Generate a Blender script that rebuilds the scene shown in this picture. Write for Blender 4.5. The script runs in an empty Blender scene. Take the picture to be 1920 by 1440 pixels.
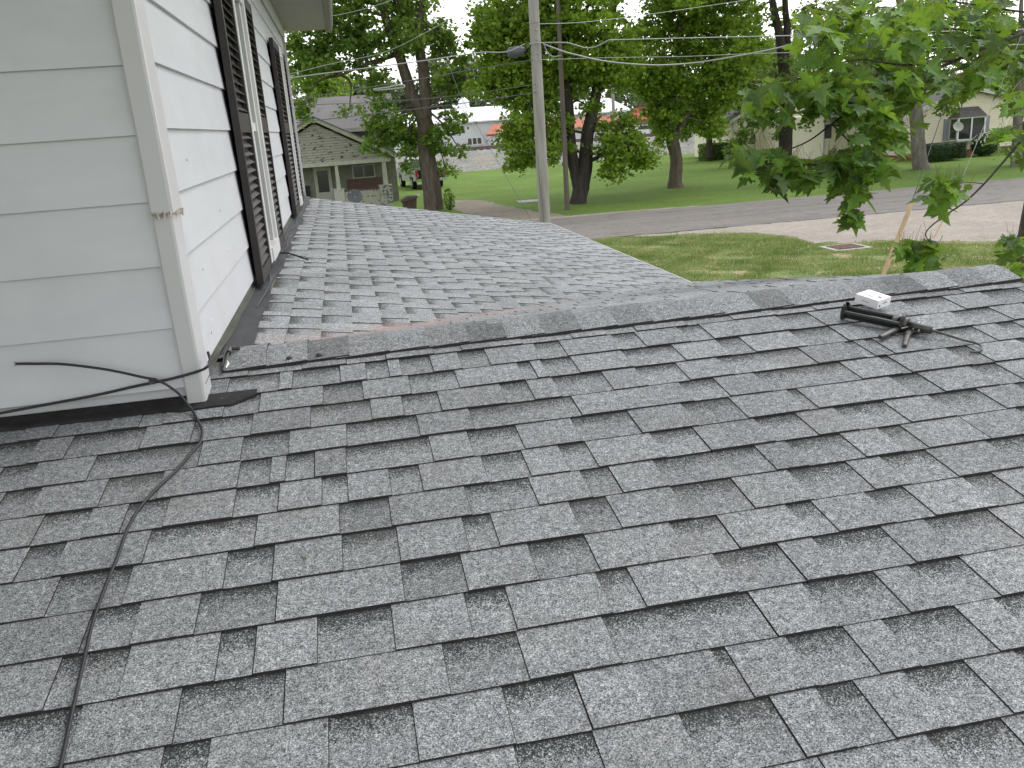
import bpy, math, random
import numpy as np
from mathutils import Vector, Matrix

random.seed(7)
rng = np.random.default_rng(11)
S = bpy.context.scene

# ------------------------------------------------------------------ camera
FOC = 1623.09
CF = Vector((0.16348564, 0.94300224, -0.28986069))
CR = Vector((0.97920347, -0.19088622, -0.06872415))
CU = Vector((0.12013744, 0.27259718, 0.95459822))
CAMZ = 3.7
cam_d = bpy.data.cameras.new('camera')
cam = bpy.data.objects.new('camera', cam_d)
S.collection.objects.link(cam)
M3 = Matrix((CR, CU, -CF)).transposed()
cam.matrix_world = Matrix.Translation((0, 0, CAMZ)) @ M3.to_4x4()
cam_d.sensor_width = 36.0
cam_d.lens = FOC / 1920 * 36
cam_d.clip_start = 0.05
cam_d.clip_end = 2000
S.camera = cam

# ------------------------------------------------------------------ world, sun, exposure
SUN_EL, SUN_AZ = math.radians(52), math.radians(66)      # azimuth clockwise from +Y
w = bpy.data.worlds.new('World'); S.world = w; w.use_nodes = True
nt = w.node_tree; nt.nodes.clear()
sky = nt.nodes.new('ShaderNodeTexSky'); sky.sky_type = 'NISHITA'; sky.sun_disc = False
sky.sun_elevation = SUN_EL; sky.sun_rotation = SUN_AZ
sky.air_density = 1.2; sky.dust_density = 1.0; sky.ozone_density = 1.0
hs = nt.nodes.new('ShaderNodeHueSaturation'); hs.inputs['Saturation'].default_value = 0.12
bg = nt.nodes.new('ShaderNodeBackground'); bg.inputs['Strength'].default_value = 0.15
wo = nt.nodes.new('ShaderNodeOutputWorld')
nt.links.new(sky.outputs[0], hs.inputs['Color']); nt.links.new(hs.outputs[0], bg.inputs['Color'])
nt.links.new(bg.outputs[0], wo.inputs['Surface'])
sd = bpy.data.lights.new('sun', 'SUN'); sd.energy = 0.5; sd.angle = math.radians(30); sd.color = (1, .97, .93)
so = bpy.data.objects.new('sun', sd); S.collection.objects.link(so)
sdir = Vector((math.sin(SUN_AZ) * math.cos(SUN_EL), math.cos(SUN_AZ) * math.cos(SUN_EL), math.sin(SUN_EL)))
so.rotation_euler = sdir.to_track_quat('Z', 'Y').to_euler()
S.view_settings.view_transform = 'Standard'; S.view_settings.look = 'None'
S.view_settings.exposure = 1.1; S.view_settings.gamma = 1.0
S.view_settings.use_curve_mapping = False

# ------------------------------------------------------------------ helpers
def ray(px, py):
    return CF * FOC + CR * (px - 960) + CU * (720 - py)
def at(px, py, Y):                                   # the world point seen at this pixel of the photo, at distance Y
    r = ray(px, py); t = Y / r.y
    return Vector((r.x * t, Y, CAMZ + r.z * t))
def atx(px, py, X):
    r = ray(px, py); t = X / r.x
    return Vector((X, r.y * t, CAMZ + r.z * t))

ORG = {}
def setp(o, label=None, cat=None, group=None, kind=None):
    if label: o['label'] = label
    if cat: o['category'] = cat
    if group: o['group'] = group
    if kind: o['kind'] = kind
    return o
def thing(name, loc, label, cat, group=None):
    o = bpy.data.objects.new(name, None); S.collection.objects.link(o)
    o.location = loc; o.empty_display_size = .2
    ORG[o.name] = Vector(loc)
    return setp(o, label, cat, group)

class MB:
    def __init__(s):
        s.v = []; s.f = []; s.m = []; s.tone = []; s.shade = []; s.uv = {}
    def poly(s, pts, mi=0, tone=1.0, shade=0.0, uvs=None):
        b = len(s.v); s.v += [tuple(p) for p in pts]
        s.f.append(tuple(range(b, b + len(pts)))); s.m.append(mi); s.tone.append(tone); s.shade.append(shade)
        if uvs: s.uv[len(s.f) - 1] = uvs
        return s
    def grid(s, rows, mi=0, closed=False, tone=1.0):
        b = len(s.v); n = len(rows[0])
        for r in rows: s.v += [tuple(p) for p in r]
        for i in range(len(rows) - 1):
            for j in range(n if closed else n - 1):
                k = (j + 1) % n
                s.f.append((b + i*n + j, b + i*n + k, b + (i+1)*n + k, b + (i+1)*n + j)); s.m.append(mi); s.tone.append(tone); s.shade.append(0.)
        return s
    def box(s, lo, hi, mi=0, M=None, tone=1.0):
        x0, y0, z0 = lo; x1, y1, z1 = hi
        p = [Vector(q) for q in ((x0,y0,z0),(x1,y0,z0),(x1,y1,z0),(x0,y1,z0),(x0,y0,z1),(x1,y0,z1),(x1,y1,z1),(x0,y1,z1))]
        if M: p = [M @ q for q in p]
        b = len(s.v); s.v += [tuple(q) for q in p]
        for f in ((0,3,2,1),(4,5,6,7),(0,1,5,4),(1,2,6,5),(2,3,7,6),(3,0,4,7)):
            s.f.append(tuple(b+i for i in f)); s.m.append(mi); s.tone.append(tone); s.shade.append(0.)
        return s
    def prism(s, pts, vec, mi=0, tone=1.0):
        vec = Vector(vec); a = [Vector(p) for p in pts]; c = [p + vec for p in a]
        n = len(a)
        s.poly(a[::-1], mi, tone); s.poly(c, mi, tone)
        for i in range(n): s.poly([a[i], a[(i+1)%n], c[(i+1)%n], c[i]], mi, tone)
        return s
    def tube(s, pts, rad, n=8, mi=0, cap=True, wob=0.0):
        pts = [Vector(p) for p in pts]
        if not hasattr(rad, '__len__'): rad = [rad] * len(pts)
        rows = []; u = None
        for i, p in enumerate(pts):
            d = (pts[min(i+1, len(pts)-1)] - pts[max(i-1, 0)])
            if d.length < 1e-9: d = Vector((0, 0, 1))
            d.normalize()
            if u is None:
                u = d.orthogonal().normalized()
            else:
                u = (u - d * u.dot(d))
                u = u.normalized() if u.length > 1e-6 else d.orthogonal().normalized()
            w_ = d.cross(u)
            rows.append([p + (u * math.cos(2*math.pi*k/n) + w_ * math.sin(2*math.pi*k/n)) * rad[i] * (1 + wob * random.uniform(-1, 1)) for k in range(n)])
        s.grid(rows, mi, closed=True)
        if cap:
            s.poly(rows[0][::-1], mi); s.poly(rows[-1], mi)
        return s
    def build(s, name, mats, parent=None, smooth=False, weld=False):
        me = bpy.data.meshes.new(name)
        off = ORG.get(parent.name, Vector((0, 0, 0))) if parent else Vector((0, 0, 0))
        v = np.array(s.v, dtype=float) - np.array(off)
        me.from_pydata(v.tolist(), [], s.f)
        if not isinstance(mats, (list, tuple)): mats = [mats]
        for m in mats: me.materials.append(m)
        me.polygons.foreach_set('material_index', s.m)
        a = me.attributes.new('tone', 'FLOAT', 'FACE'); a.data.foreach_set('value', s.tone)
        a = me.attributes.new('shade', 'FLOAT', 'FACE'); a.data.foreach_set('value', s.shade)
        if s.uv:
            ul = me.uv_layers.new(name='UVMap')
            for fi, uvs in s.uv.items():
                ls = me.polygons[fi].loop_start
                for k, q in enumerate(uvs): ul.data[ls + k].uv = q
        if smooth: me.polygons.foreach_set('use_smooth', [True] * len(me.polygons))
        me.update()
        o = bpy.data.objects.new(name, me); S.collection.objects.link(o)
        ORG[o.name] = off
        if parent: o.parent = parent
        return o

def fast_mesh(name, V, F, mat, parent=None, tone=None, smooth=False):   # V (n,3), F (m,k) arrays
    me = bpy.data.meshes.new(name)
    off = ORG.get(parent.name, Vector((0, 0, 0))) if parent else Vector((0, 0, 0))
    V = V - np.array(off)
    k = F.shape[1]
    me.vertices.add(len(V)); me.vertices.foreach_set('co', V.astype(np.float32).ravel())
    me.loops.add(F.size); me.loops.foreach_set('vertex_index', F.astype(np.int32).ravel())
    me.polygons.add(len(F)); me.polygons.foreach_set('loop_start', np.arange(0, F.size, k, dtype=np.int32))
    try: me.polygons.foreach_set('loop_total', np.full(len(F), k, dtype=np.int32))
    except Exception: pass
    me.materials.append(mat)
    if tone is not None:
        a = me.attributes.new('tone', 'FLOAT', 'FACE'); a.data.foreach_set('value', tone.astype(np.float32))
    me.update(calc_edges=True)
    if smooth: me.polygons.foreach_set('use_smooth', [True] * len(me.polygons))
    o = bpy.data.objects.new(name, me); S.collection.objects.link(o)
    ORG[o.name] = off
    if parent: o.parent = parent
    return o

# ------------------------------------------------------------------ materials
class N:
    def __init__(s, m):
        s.t = m.node_tree; s.b = s.t.nodes['Principled BSDF']
    def new(s, typ, **kw):
        n = s.t.nodes.new('ShaderNode' + typ)
        for k, v in kw.items():
            if k in n.inputs: n.inputs[k].default_value = v
            else: setattr(n, k, v)
        return n
    def link(s, a, b): s.t.links.new(a, b)
    def math(s, op, a, b=None, c=None, clamp=False):
        n = s.t.nodes.new('ShaderNodeMath'); n.operation = op; n.use_clamp = clamp
        for i, q in enumerate((a, b, c)):
            if q is None: continue
            if hasattr(q, 'is_output') or hasattr(q, 'links'): s.link(q, n.inputs[i])
            else: n.inputs[i].default_value = q
        return n.outputs[0]
    def mix(s, f, a, b, mode='MIX'):
        n = s.t.nodes.new('ShaderNodeMix'); n.data_type = 'RGBA'; n.blend_type = mode
        for sock, q in ((n.inputs[0], f), (n.inputs[6], a), (n.inputs[7], b)):
            if hasattr(q, 'links'): s.link(q, sock)
            elif isinstance(q, (int, float)): sock.default_value = q
            else: sock.default_value = tuple(q) + ((1,) if len(q) == 3 else ())
        return n.outputs[2]
    def ramp(s, f, stops, interp='LINEAR'):
        n = s.t.nodes.new('ShaderNodeValToRGB'); cr = n.color_ramp; cr.interpolation = interp
        while len(cr.elements) < len(stops): cr.elements.new(.5)
        for e, (p, c) in zip(cr.elements, stops):
            e.position = p; e.color = (c, c, c, 1) if isinstance(c, (int, float)) else tuple(c) + (1,)
        s.link(f, n.inputs[0]); return n.outputs[0]
    def noise(s, scale, detail=4, rough=.55, vec=None, sc3=None):
        n = s.new('TexNoise'); n.inputs['Scale'].default_value = scale; n.inputs['Detail'].default_value = detail
        n.inputs['Roughness'].default_value = rough
        if vec is None: vec = s.coord()
        if sc3:
            mp = s.new('Mapping'); mp.inputs['Scale'].default_value = sc3; s.link(vec, mp.inputs[0]); vec = mp.outputs[0]
        s.link(vec, n.inputs['Vector']); return n.outputs[0]
    def coord(s):
        if not hasattr(s, '_c'): s._c = s.new('TexCoord').outputs['Object']
        return s._c
    def bump(s, h, strength=.3, dist=.01):
        n = s.new('Bump', Strength=strength, Distance=dist); s.link(h, n.inputs['Height']); s.link(n.outputs[0], s.b.inputs['Normal'])
def mat(name, col, rough=.7, var=.12, scale=6., sc3=None, bump=0, bscale=60., bdist=.005, metal=0., spec=.4, col2=None, thr=None, tscale=3., tsc3=None, edge=.04, tone=False):
    m = bpy.data.materials.new(name); m.use_nodes = True; n = N(m)
    n.b.inputs['Roughness'].default_value = rough; n.b.inputs['Metallic'].default_value = metal
    n.b.inputs['Specular IOR Level'].default_value = spec
    f = n.noise(scale, 5, .6, sc3=sc3)
    lo = [c * (1 - var) for c in col]; hi = [min(1, c * (1 + var)) for c in col]
    c = n.ramp(f, [(.3, lo), (.7, hi)])
    if thr is not None:
        g = n.noise(tscale, 6, .65, sc3=tsc3)
        mk = n.ramp(g, [(thr, 0.), (min(1, thr + edge), 1.)])
        c = n.mix(mk, c, col2)
    if tone:
        a = n.new('Attribute', attribute_name='tone')
        c = n.mix(1., c, a.outputs['Fac'], 'MULTIPLY')
    n.link(c, n.b.inputs['Base Color'])
    if bump: n.bump(n.noise(bscale, 4, .6, sc3=sc3), bump, bdist)
    return m

def shingle_mat(name, k=1.0, stain=False):
    m = bpy.data.materials.new(name); m.use_nodes = True; n = N(m)
    n.b.inputs['Roughness'].default_value = .93; n.b.inputs['Specular IOR Level'].default_value = .25
    v = n.new('TexVoronoi'); v.inputs['Scale'].default_value = 430.; v.inputs['Randomness'].default_value = 1.
    n.link(n.coord(), v.inputs['Vector'])
    sp = n.new('SeparateColor'); n.link(v.outputs['Color'], sp.inputs[0])
    r, g, b = sp.outputs
    tone = n.new('Attribute', attribute_name='tone').outputs['Fac']
    shade = n.new('Attribute', attribute_name='shade').outputs['Fac']
    uv = n.new('UVMap'); suv = n.new('SeparateXYZ'); n.link(uv.outputs[0], suv.inputs[0])
    med = n.noise(60., 3, .6)
    low = n.noise(1.7, 7, .68)
    rr = n.math('ADD', r, n.math('MULTIPLY', n.math('SUBTRACT', med, .5), .9))
    base = n.ramp(rr, [(0., (.062, .066, .068)), (.22, (.136, .146, .149)), (.45, (.220, .232, .236)), (.72, (.292, .305, .311)), (.92, (.405, .410, .417)), (1., (.54, .54, .55))])
    base = n.mix(1., base, tone, 'MULTIPLY')
    lw = n.ramp(low, [(.28, .80 * k), (.72, 1.10 * k)])
    base = n.mix(1., base, lw, 'MULTIPLY')
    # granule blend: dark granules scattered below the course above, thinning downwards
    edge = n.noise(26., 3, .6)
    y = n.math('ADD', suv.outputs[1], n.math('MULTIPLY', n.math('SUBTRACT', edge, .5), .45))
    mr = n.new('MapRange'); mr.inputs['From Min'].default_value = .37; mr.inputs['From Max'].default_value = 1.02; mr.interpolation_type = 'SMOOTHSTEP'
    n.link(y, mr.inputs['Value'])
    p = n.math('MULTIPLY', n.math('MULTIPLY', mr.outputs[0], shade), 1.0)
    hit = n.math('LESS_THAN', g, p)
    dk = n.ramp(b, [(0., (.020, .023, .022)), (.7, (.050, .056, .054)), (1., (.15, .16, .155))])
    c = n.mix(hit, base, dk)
    # scuffs where granules are lost, and faint brownish grime
    sc = n.math('MULTIPLY', n.ramp(n.noise(11., 6, .7), [(.66, 0.), (.74, 1.)]), .38)
    c = n.mix(sc, c, (.085, .085, .085))
    gr = n.math('MULTIPLY', n.ramp(n.noise(3.1, 7, .7), [(.52, 0.), (.72, 1.)]), .30)
    c = n.mix(gr, c, (.17, .155, .135))
    if stain:                                        # reddish dust washed down the valley near the wall
        sx = n.new('SeparateXYZ'); n.link(n.coord(), sx.inputs[0])
        geo = n.new('NewGeometry'); gp = n.new('SeparateXYZ'); n.link(geo.outputs['Position'], gp.inputs[0])
        d = n.math('SUBTRACT', n.math('SUBTRACT', gp.outputs[1], 3.30), n.math('MULTIPLY', n.math('ADD', gp.outputs[0], .5), .93))
        d = n.math('ADD', d, n.math('MULTIPLY', n.math('SUBTRACT', n.noise(5., 4, .6), .5), .5))
        q = n.math('SUBTRACT', 1., n.math('MULTIPLY', n.math('ABSOLUTE', d), 3.3), clamp=True)
        xm = n.math('SUBTRACT', 1., n.math('MULTIPLY', n.math('ABSOLUTE', n.math('SUBTRACT', gp.outputs[0], .15)), .75), clamp=True)
        c = n.mix(n.math('MULTIPLY', n.math('MULTIPLY', q, xm), .62), c, (.42, .27, .235))
    n.link(c, n.b.inputs['Base Color'])
    n.bump(v.outputs['Distance'], .35, .0015)
    return m

M = {}
M['shingle'] = shingle_mat('granule_shingle', 1.0)
M['shingle_far'] = shingle_mat('granule_shingle_far', 1.20, True)  # paler tone multiplier for the back and lean-to slopes, plus the valley stain
M['core'] = mat('asphalt_edge_and_shadow_line', (.03, .026, .026), .9, .3, 40)
M['siding'] = mat('painted_siding', (.545, .55, .57), .42, .03, 2.5, bump=.10, bscale=90., bdist=.002, sc3=(1.2, 1.2, 8.))
def add_dirt(m, sc, thr, col, sc3=None, amt=.5, edge=.15):
    n = N(m); l = n.b.inputs['Base Color'].links[0].from_socket
    f = n.noise(sc, 6, .65, sc3=sc3)
    mk = n.math('MULTIPLY', n.ramp(f, [(thr, 0.), (min(1., thr + edge), 1.)]), amt)
    n.link(n.mix(mk, l, col), n.b.inputs['Base Color'])
add_dirt(M['siding'], 1.4, .5, (.47, .475, .49), amt=.6, edge=.2)
add_dirt(M['siding'], 7., .69, (.45, .40, .33), sc3=(1, 1, .25), amt=.35)
M['corner'] = mat('corner_trim_paint', (.50, .49, .50), .38, .03, 3.)
add_dirt(M['corner'], 6., .62, (.40, .37, .36), sc3=(1, 1, .3), amt=.4)
M['split'] = mat('split_trim_paint', (.5, .44, .38), .8, .35, 60.)
M['trim'] = mat('window_trim_white', (.58, .58, .565), .4, .03, 5.)
M['shutter'] = mat('brown_shutter_plastic', (.030, .024, .023), .5, .2, 12.)
M['glass'] = mat('dark_window_glass', (.03, .035, .04), .06, .1, 4., spec=.8)
M['flash'] = mat('flashing_metal_dull', (.085, .085, .07), .55, .25, 5., metal=.3, bump=.2, bscale=15.)
M['tar'] = mat('bitumen_strip', (.036, .037, .040), .6, .3, 7., bump=.3, bscale=30.)
M['tardirt'] = mat('bitumen_with_debris', (.016, .015, .015), .8, .5, 22., bump=.5, bscale=60., col2=(.10, .06, .04), thr=.66, tscale=22.)
M['soffit'] = mat('soffit_vinyl', (.27, .262, .24), .6, .05, 4.)
M['gutter'] = mat('grey_gutter', (.14, .135, .125), .5, .1, 6.)
M['cable'] = mat('black_cable_jacket', (.022, .023, .025), .45, .15, 30.)
M['steel'] = mat('grey_steel', (.32, .32, .31), .4, .2, 20., metal=.7)
M['gunbody'] = mat('black_enamel', (.022, .022, .022), .38, .3, 20.)
M['gungrey'] = mat('worn_grey_metal', (.085, .082, .077), .45, .45, 50., metal=.5)
M['caulk'] = mat('white_caulk', (.8, .8, .8), .5, .03, 20.)
M['paper'] = mat('white_carton', (.82, .81, .83), .5, .02, 20.)
M['ink'] = mat('grey_print', (.30, .30, .33), .6, .1, 20.)
M['inkdk'] = mat('dark_print', (.05, .05, .06), .6, .1, 20.)
M['under'] = mat('roof_deck_wood', (.2, .17, .14), .9, .2, 5.)
M['whitemetal'] = mat('drip_edge_white', (.55, .55, .54), .4, .04, 5.)
M['bark'] = mat('bark', (.115, .092, .072), .95, .45, 5., sc3=(1.6, 1.6, .35), bump=1., bscale=16., bdist=.04)
M['bark_lt'] = mat('bark_light', (.19, .17, .145), .95, .4, 5., sc3=(1.6, 1.6, .35), bump=1., bscale=16., bdist=.04)
M['bark_dk'] = mat('bark_dark', (.05, .042, .036), .95, .4, 5., sc3=(1.6, 1.6, .35), bump=1., bscale=16., bdist=.04)
M['twig'] = mat('twig_bark', (.035, .028, .025), .9, .3, 30.)
M['polewood'] = mat('weathered_pole', (.285, .272, .255), .9, .25, 9., sc3=(1, 1, .08), bump=.5, bscale=30., bdist=.01)
add_dirt(M['polewood'], 14., .60, (.10, .09, .08), sc3=(1, 1, .05), amt=.7)
M['polewood_dk'] = mat('brown_pole', (.115, .098, .08), .9, .25, 9., sc3=(1, 1, .08))
M['wire'] = mat('aluminium_wire', (.33, .34, .34), .45, .1, 20., metal=.4)
M['wiredk'] = mat('dark_wire', (.10, .105, .11), .6, .1, 20.)

def leaf_mat(name, dark, light, trans=.35, rough=.55, vscale=.6):
    m = bpy.data.materials.new(name); m.use_nodes = True; n = N(m)
    a = n.new('Attribute', attribute_name='tone').outputs['Fac']
    f = n.noise(vscale, 3, .6)
    q = n.math('ADD', n.math('MULTIPLY', a, .7), n.math('MULTIPLY', f, .55))
    c = n.ramp(q, [(.25, dark), (.95, light)])
    n.link(c, n.b.inputs['Base Color']); n.b.inputs['Roughness'].default_value = rough
    n.b.inputs['Specular IOR Level'].default_value = .35
    tr = n.new('BsdfTranslucent'); n.link(n.mix(.55, c, (.42, .62, .05)), tr.inputs[0])
    mx = n.new('MixShader'); mx.inputs[0].default_value = trans
    n.link(n.b.outputs[0], mx.inputs[1]); n.link(tr.outputs[0], mx.inputs[2])
    out = m.node_tree.nodes['Material Output']; n.link(mx.outputs[0], out.inputs[0])
    return m
M['leafA'] = leaf_mat('maple_leaf_mid', (.036, .078, .02), (.19, .31, .055), .40)
M['leafB'] = leaf_mat('maple_leaf_bright', (.038, .088, .014), (.33, .49, .06), .40)
M['leafC'] = leaf_mat('leaf_dark', (.028, .062, .018), (.12, .21, .045), .4)
M['leafF'] = leaf_mat('leaf_far_hazed', (.07, .10, .06), (.15, .20, .10), .15)  # distance haze put into the leaf colour as grey
M['leafN'] = leaf_mat('maple_leaf_near', (.015, .045, .012), (.15, .30, .045), .38, .52, 3.)
M['hedge'] = leaf_mat('hedge_leaf', (.012, .03, .012), (.04, .085, .03), .1)
M['flower'] = mat('white_flowers', (.7, .7, .6), .7, .1, 5.)
M['grassblade'] = leaf_mat('grass_blade', (.085, .14, .04), (.37, .39, .18), .25, .7, .9)

def ground_mat(name, stops, sc, sc2, mixc=None, thr=.6, bump=.4, fine=40., tsc=.35):
    m = bpy.data.materials.new(name); m.use_nodes = True; n = N(m)
    geo = n.new('NewGeometry').outputs['Position']
    f = n.math('ADD', n.math('MULTIPLY', n.noise(sc, 6, .65, vec=geo), .5), n.math('MULTIPLY', n.noise(sc2, 5, .7, vec=geo), .5))
    c = n.ramp(f, stops)
    if mixc is not None:
        mk = n.ramp(n.noise(tsc, 6, .7, vec=geo), [(thr, 0.), (min(1, thr + .12), 1.)])
        c = n.mix(mk, c, mixc)
    sp = n.noise(fine, 3, .7, vec=geo)
    c = n.mix(1., c, n.ramp(sp, [(.3, .72), (.7, 1.25)]), 'MULTIPLY')
    n.link(c, n.b.inputs['Base Color']); n.b.inputs['Roughness'].default_value = .95; n.b.inputs['Specular IOR Level'].default_value = .2
    n.bump(sp, bump, .03)
    return m
M['lawn'] = ground_mat('lawn', [(.3, (.075, .135, .020)), (.5, (.125, .205, .034)), (.7, (.20, .285, .060))], .22, 4., (.24, .25, .10), .60)
M['frontlawn'] = ground_mat('front_lawn', [(.34, (.085, .135, .035)), (.5, (.165, .215, .075)), (.66, (.27, .30, .13))], 1.6, 9., (.36, .28, .17), .50, fine=14., tsc=1.3)
M['road'] = ground_mat('worn_asphalt', [(.3, (.20, .183, .17)), (.7, (.27, .248, .232))], .3, 2.5, bump=.2, fine=25.)
add_dirt(M['road'], 1., .48, (.15, .14, .135), sc3=(.05, 1.1, 1), amt=.45, edge=.12)
add_dirt(M['road'], 1.6, .57, (.10, .095, .09), amt=.35, edge=.03)
M['gravel'] = ground_mat('gravel', [(.3, (.27, .24, .21)), (.5, (.36, .318, .278)), (.7, (.46, .412, .365))], .5, 4., (.23, .22, .14), .60, fine=22.)
M['drive'] = ground_mat('dirt_drive', [(.3, (.22, .19, .15)), (.7, (.34, .30, .25))], .5, 6., (.14, .18, .05), .55, fine=20., tsc=.8)
M['ballast'] = ground_mat('ballast', [(.3, (.15, .15, .14)), (.5, (.27, .265, .245)), (.7, (.40, .39, .36))], .8, 5., (.36, .28, .17), .60, fine=7., tsc=.2)
M['concrete'] = mat('concrete', (.42, .41, .38), .9, .15, 6.)
M['rust'] = mat('rusty_iron', (.20, .13, .10), .9, .3, 12.)
M['rail'] = mat('rail_steel', (.16, .12, .10), .6, .2, 5.)
M['oldwall'] = mat('peeling_white_boards', (.42, .41, .355), .8, .08, 2., col2=(.055, .042, .036), thr=.585, tscale=4., tsc3=(1., 1., 2.0), edge=.02)
M['oldtrim'] = mat('old_trim', (.50, .49, .44), .8, .12, 6., col2=(.22, .2, .17), thr=.68, tscale=5.)
M['oldpeel'] = mat('badly_peeled_boards', (.42, .43, .40), .85, .12, 4., col2=(.12, .11, .09), thr=.52, tscale=7., tsc3=(1, 1, 1.5), edge=.03)
M['oldroof'] = mat('old_grey_roof', (.20, .185, .19), .9, .14, 1.2, bump=.4, bscale=9.)
M['porchbrown'] = mat('brown_porch_boards', (.13, .085, .07), .8, .2, 5.)
M['porchgrey'] = mat('porch_wall_boards', (.24, .24, .205), .8, .15, 3.)
M['yellow'] = mat('cream_yellow_siding', (.84, .785, .63), .7, .03, 2.)
M['brick'] = mat('brick_red', (.25, .10, .07), .8, .2, 9.)
M['roofdk'] = mat('dark_roof', (.11, .105, .105), .9, .15, 3.)
M['shutgrey'] = mat('grey_shutter', (.26, .27, .30), .7, .1, 6.)
M['white'] = mat('white_paint', (.80, .80, .80), .5, .03, 3.)
M['whitewall'] = mat('white_metal_cladding', (.74, .75, .76), .5, .05, .8)
M['whiteroof'] = mat('white_metal_roof', (.85, .85, .87), .45, .03, .8)
M['orange'] = mat('orange_roof', (.46, .17, .11), .7, .08, 3.)
M['red'] = mat('red_roof', (.55, .09, .09), .7, .08, 3.)
M['tan'] = mat('tan_wall', (.42, .36, .26), .8, .08, 3.)
M['carsilver'] = mat('silver_car_paint', (.42, .43, .45), .3, .05, 4., metal=.5)
M['carblack'] = mat('black_car_paint', (.012, .013, .015), .2, .1, 4.)
M['carwhite'] = mat('white_car_paint', (.75, .76, .78), .3, .04, 4.)
M['rubber'] = mat('tyre_rubber', (.02, .02, .02), .85, .2, 20.)
M['chrome'] = mat('chrome', (.6, .6, .6), .2, .05, 5., metal=.9)
M['redlamp'] = mat('red_lens', (.45, .03, .03), .25, .1, 5.)
M['dish'] = mat('dark_dish', (.085, .09, .10), .5, .15, 4.)
M['dishlt'] = mat('pale_dish', (.55, .55, .53), .5, .1, 4.)
M['cartbrown'] = mat('brown_cart_plastic', (.055, .035, .028), .5, .3, 8.)
M['guardwood'] = mat('pale_stake_wood', (.50, .36, .22), .75, .15, 8., sc3=(1, 1, .2))
M['curtain'] = mat('curtain', (.12, .10, .09), .8, .5, 6.)
M['yellowsign'] = mat('yellow_sign', (.8, .6, .05), .6, .05, 5.)

# ------------------------------------------------------------------ THE HOUSE WE STAND ON
XW, YW = -0.52, 2.84                     # wall corner
YR, ZR, M1 = 3.184, 2.954, .1787         # ridge of the near gable
XE, ZMW, M2 = 2.765, 2.927, .1929         # eave and wall height of the long lean-to roof
YF = 11.95                               # its far edge
XRAKE = 2.65
E_ = .143
house = thing('house', (-3, 5, 0), 'white sided house with brown shutters and grey shingle roofs, the one underfoot', 'house')

def shingle_field(name, P0, U, V, nrm, courses, urange, matl, parent, tone0=1.0, exp=E_, seed=1, vmax=1e9):
    """P0 origin, U along the course, V up the slope; each course: bottom at v; teeth over a base sheet"""
    R = random.Random(seed); mb = MB()
    P0, U, V, nrm = map(Vector, (P0, U, V, nrm))
    H0, TT = .0052, .0028
    for k in range(courses):
        v0 = k * exp + R.uniform(-.003, .003); v1 = min((k + 1) * exp + .012, vmax)
        if v1 - v0 < .01: continue
        ua, ub = urange(v0 + exp / 2)
        if ub - ua < .02: continue
        ph = R.uniform(0, 9)
        wob = lambda u: .0018 * math.sin(u * 2.1 + ph) + .0010 * math.sin(u * 7.3 + 2 * ph)
        lift = lambda u: .0012 * (1 + math.sin(u * 3.7 + ph * 3))
        def P(u, v, h):
            fr = (v - v0) / (exp + .012)
            hh = h * (1 if h > H0 else 1 - fr) if h <= H0 else (H0 * (1 - fr) + (h - H0))
            return P0 + U * u + V * (v + (wob(u) if v <= v0 + 1e-6 else 0)) + nrm * (hh + .0005 + (lift(u) if v <= v0 + 1e-6 else 0))
        u = ua - R.uniform(0, .2); tooth = R.random() < .5
        nextcut = u + R.uniform(.2, 1.0)
        while u < ub:
            wd = R.uniform(.085, .22) if tooth else R.uniform(.07, .19)
            if R.random() < .06: wd = R.uniform(.03, .05)
            a, b = max(u, ua), min(u + wd, ub)
            if b - a > .004:
                tn = tone0 * (R.uniform(.93, 1.07) if tooth else R.uniform(.86, 1.05))
                if R.random() < .12: tn *= .86
                h = H0 + TT if tooth else H0
                # slot = narrow slit between shingles
                a2 = a
                if tooth and u > nextcut:
                    a2 = a + .003; nextcut = u + R.uniform(.8, 1.05)
                nseg = 2
                for q in range(nseg):
                    s0 = a2 + (b - a2) * q / nseg; s1 = a2 + (b - a2) * (q + 1) / nseg
                    sh = 0.
                    if not tooth: sh = 1.0
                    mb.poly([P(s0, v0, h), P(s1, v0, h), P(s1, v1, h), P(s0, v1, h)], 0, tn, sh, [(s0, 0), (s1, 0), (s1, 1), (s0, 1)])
                    lo = -nrm * (h + .0005)
                    mb.poly([P(s1, v0, h), P(s0, v0, h), P(s0, v0, h) - nrm * (h + lift(s0)), P(s1, v0, h) - nrm * (h + lift(s1))], 1)
                if tooth:
                    for s in (a2, b):
                        mb.poly([P(s, v0, h), P(s, v1, h), P(s, v1, h) - nrm * (TT + .001), P(s, v0, h) - nrm * (TT + .002)], 1)
                        # flat dark strip beside each tooth, its shadow line put in as colour
                        e = .0016 if s == b else -.0016
                        hh = H0 + .0006
                        mb.poly([P(s, v0, hh), P(s + e, v0, hh), P(s + e, v1, hh), P(s, v1, hh)], 1)
                if a2 > a:
                    mb.poly([P(a, v0, H0 * .9), P(a2, v0, H0 * .9), P(a2, v1, H0 * .9), P(a, v1, H0 * .9)], 1)
            u += wd
            tooth = not tooth if R.random() < .9 else tooth
    return mb.build(name, [matl, M['core']], parent)

def slopevec(m, ax):
    c = 1 / math.sqrt(1 + m * m); return c, m * c
c1, s1 = slopevec(M1, 0)
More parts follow.
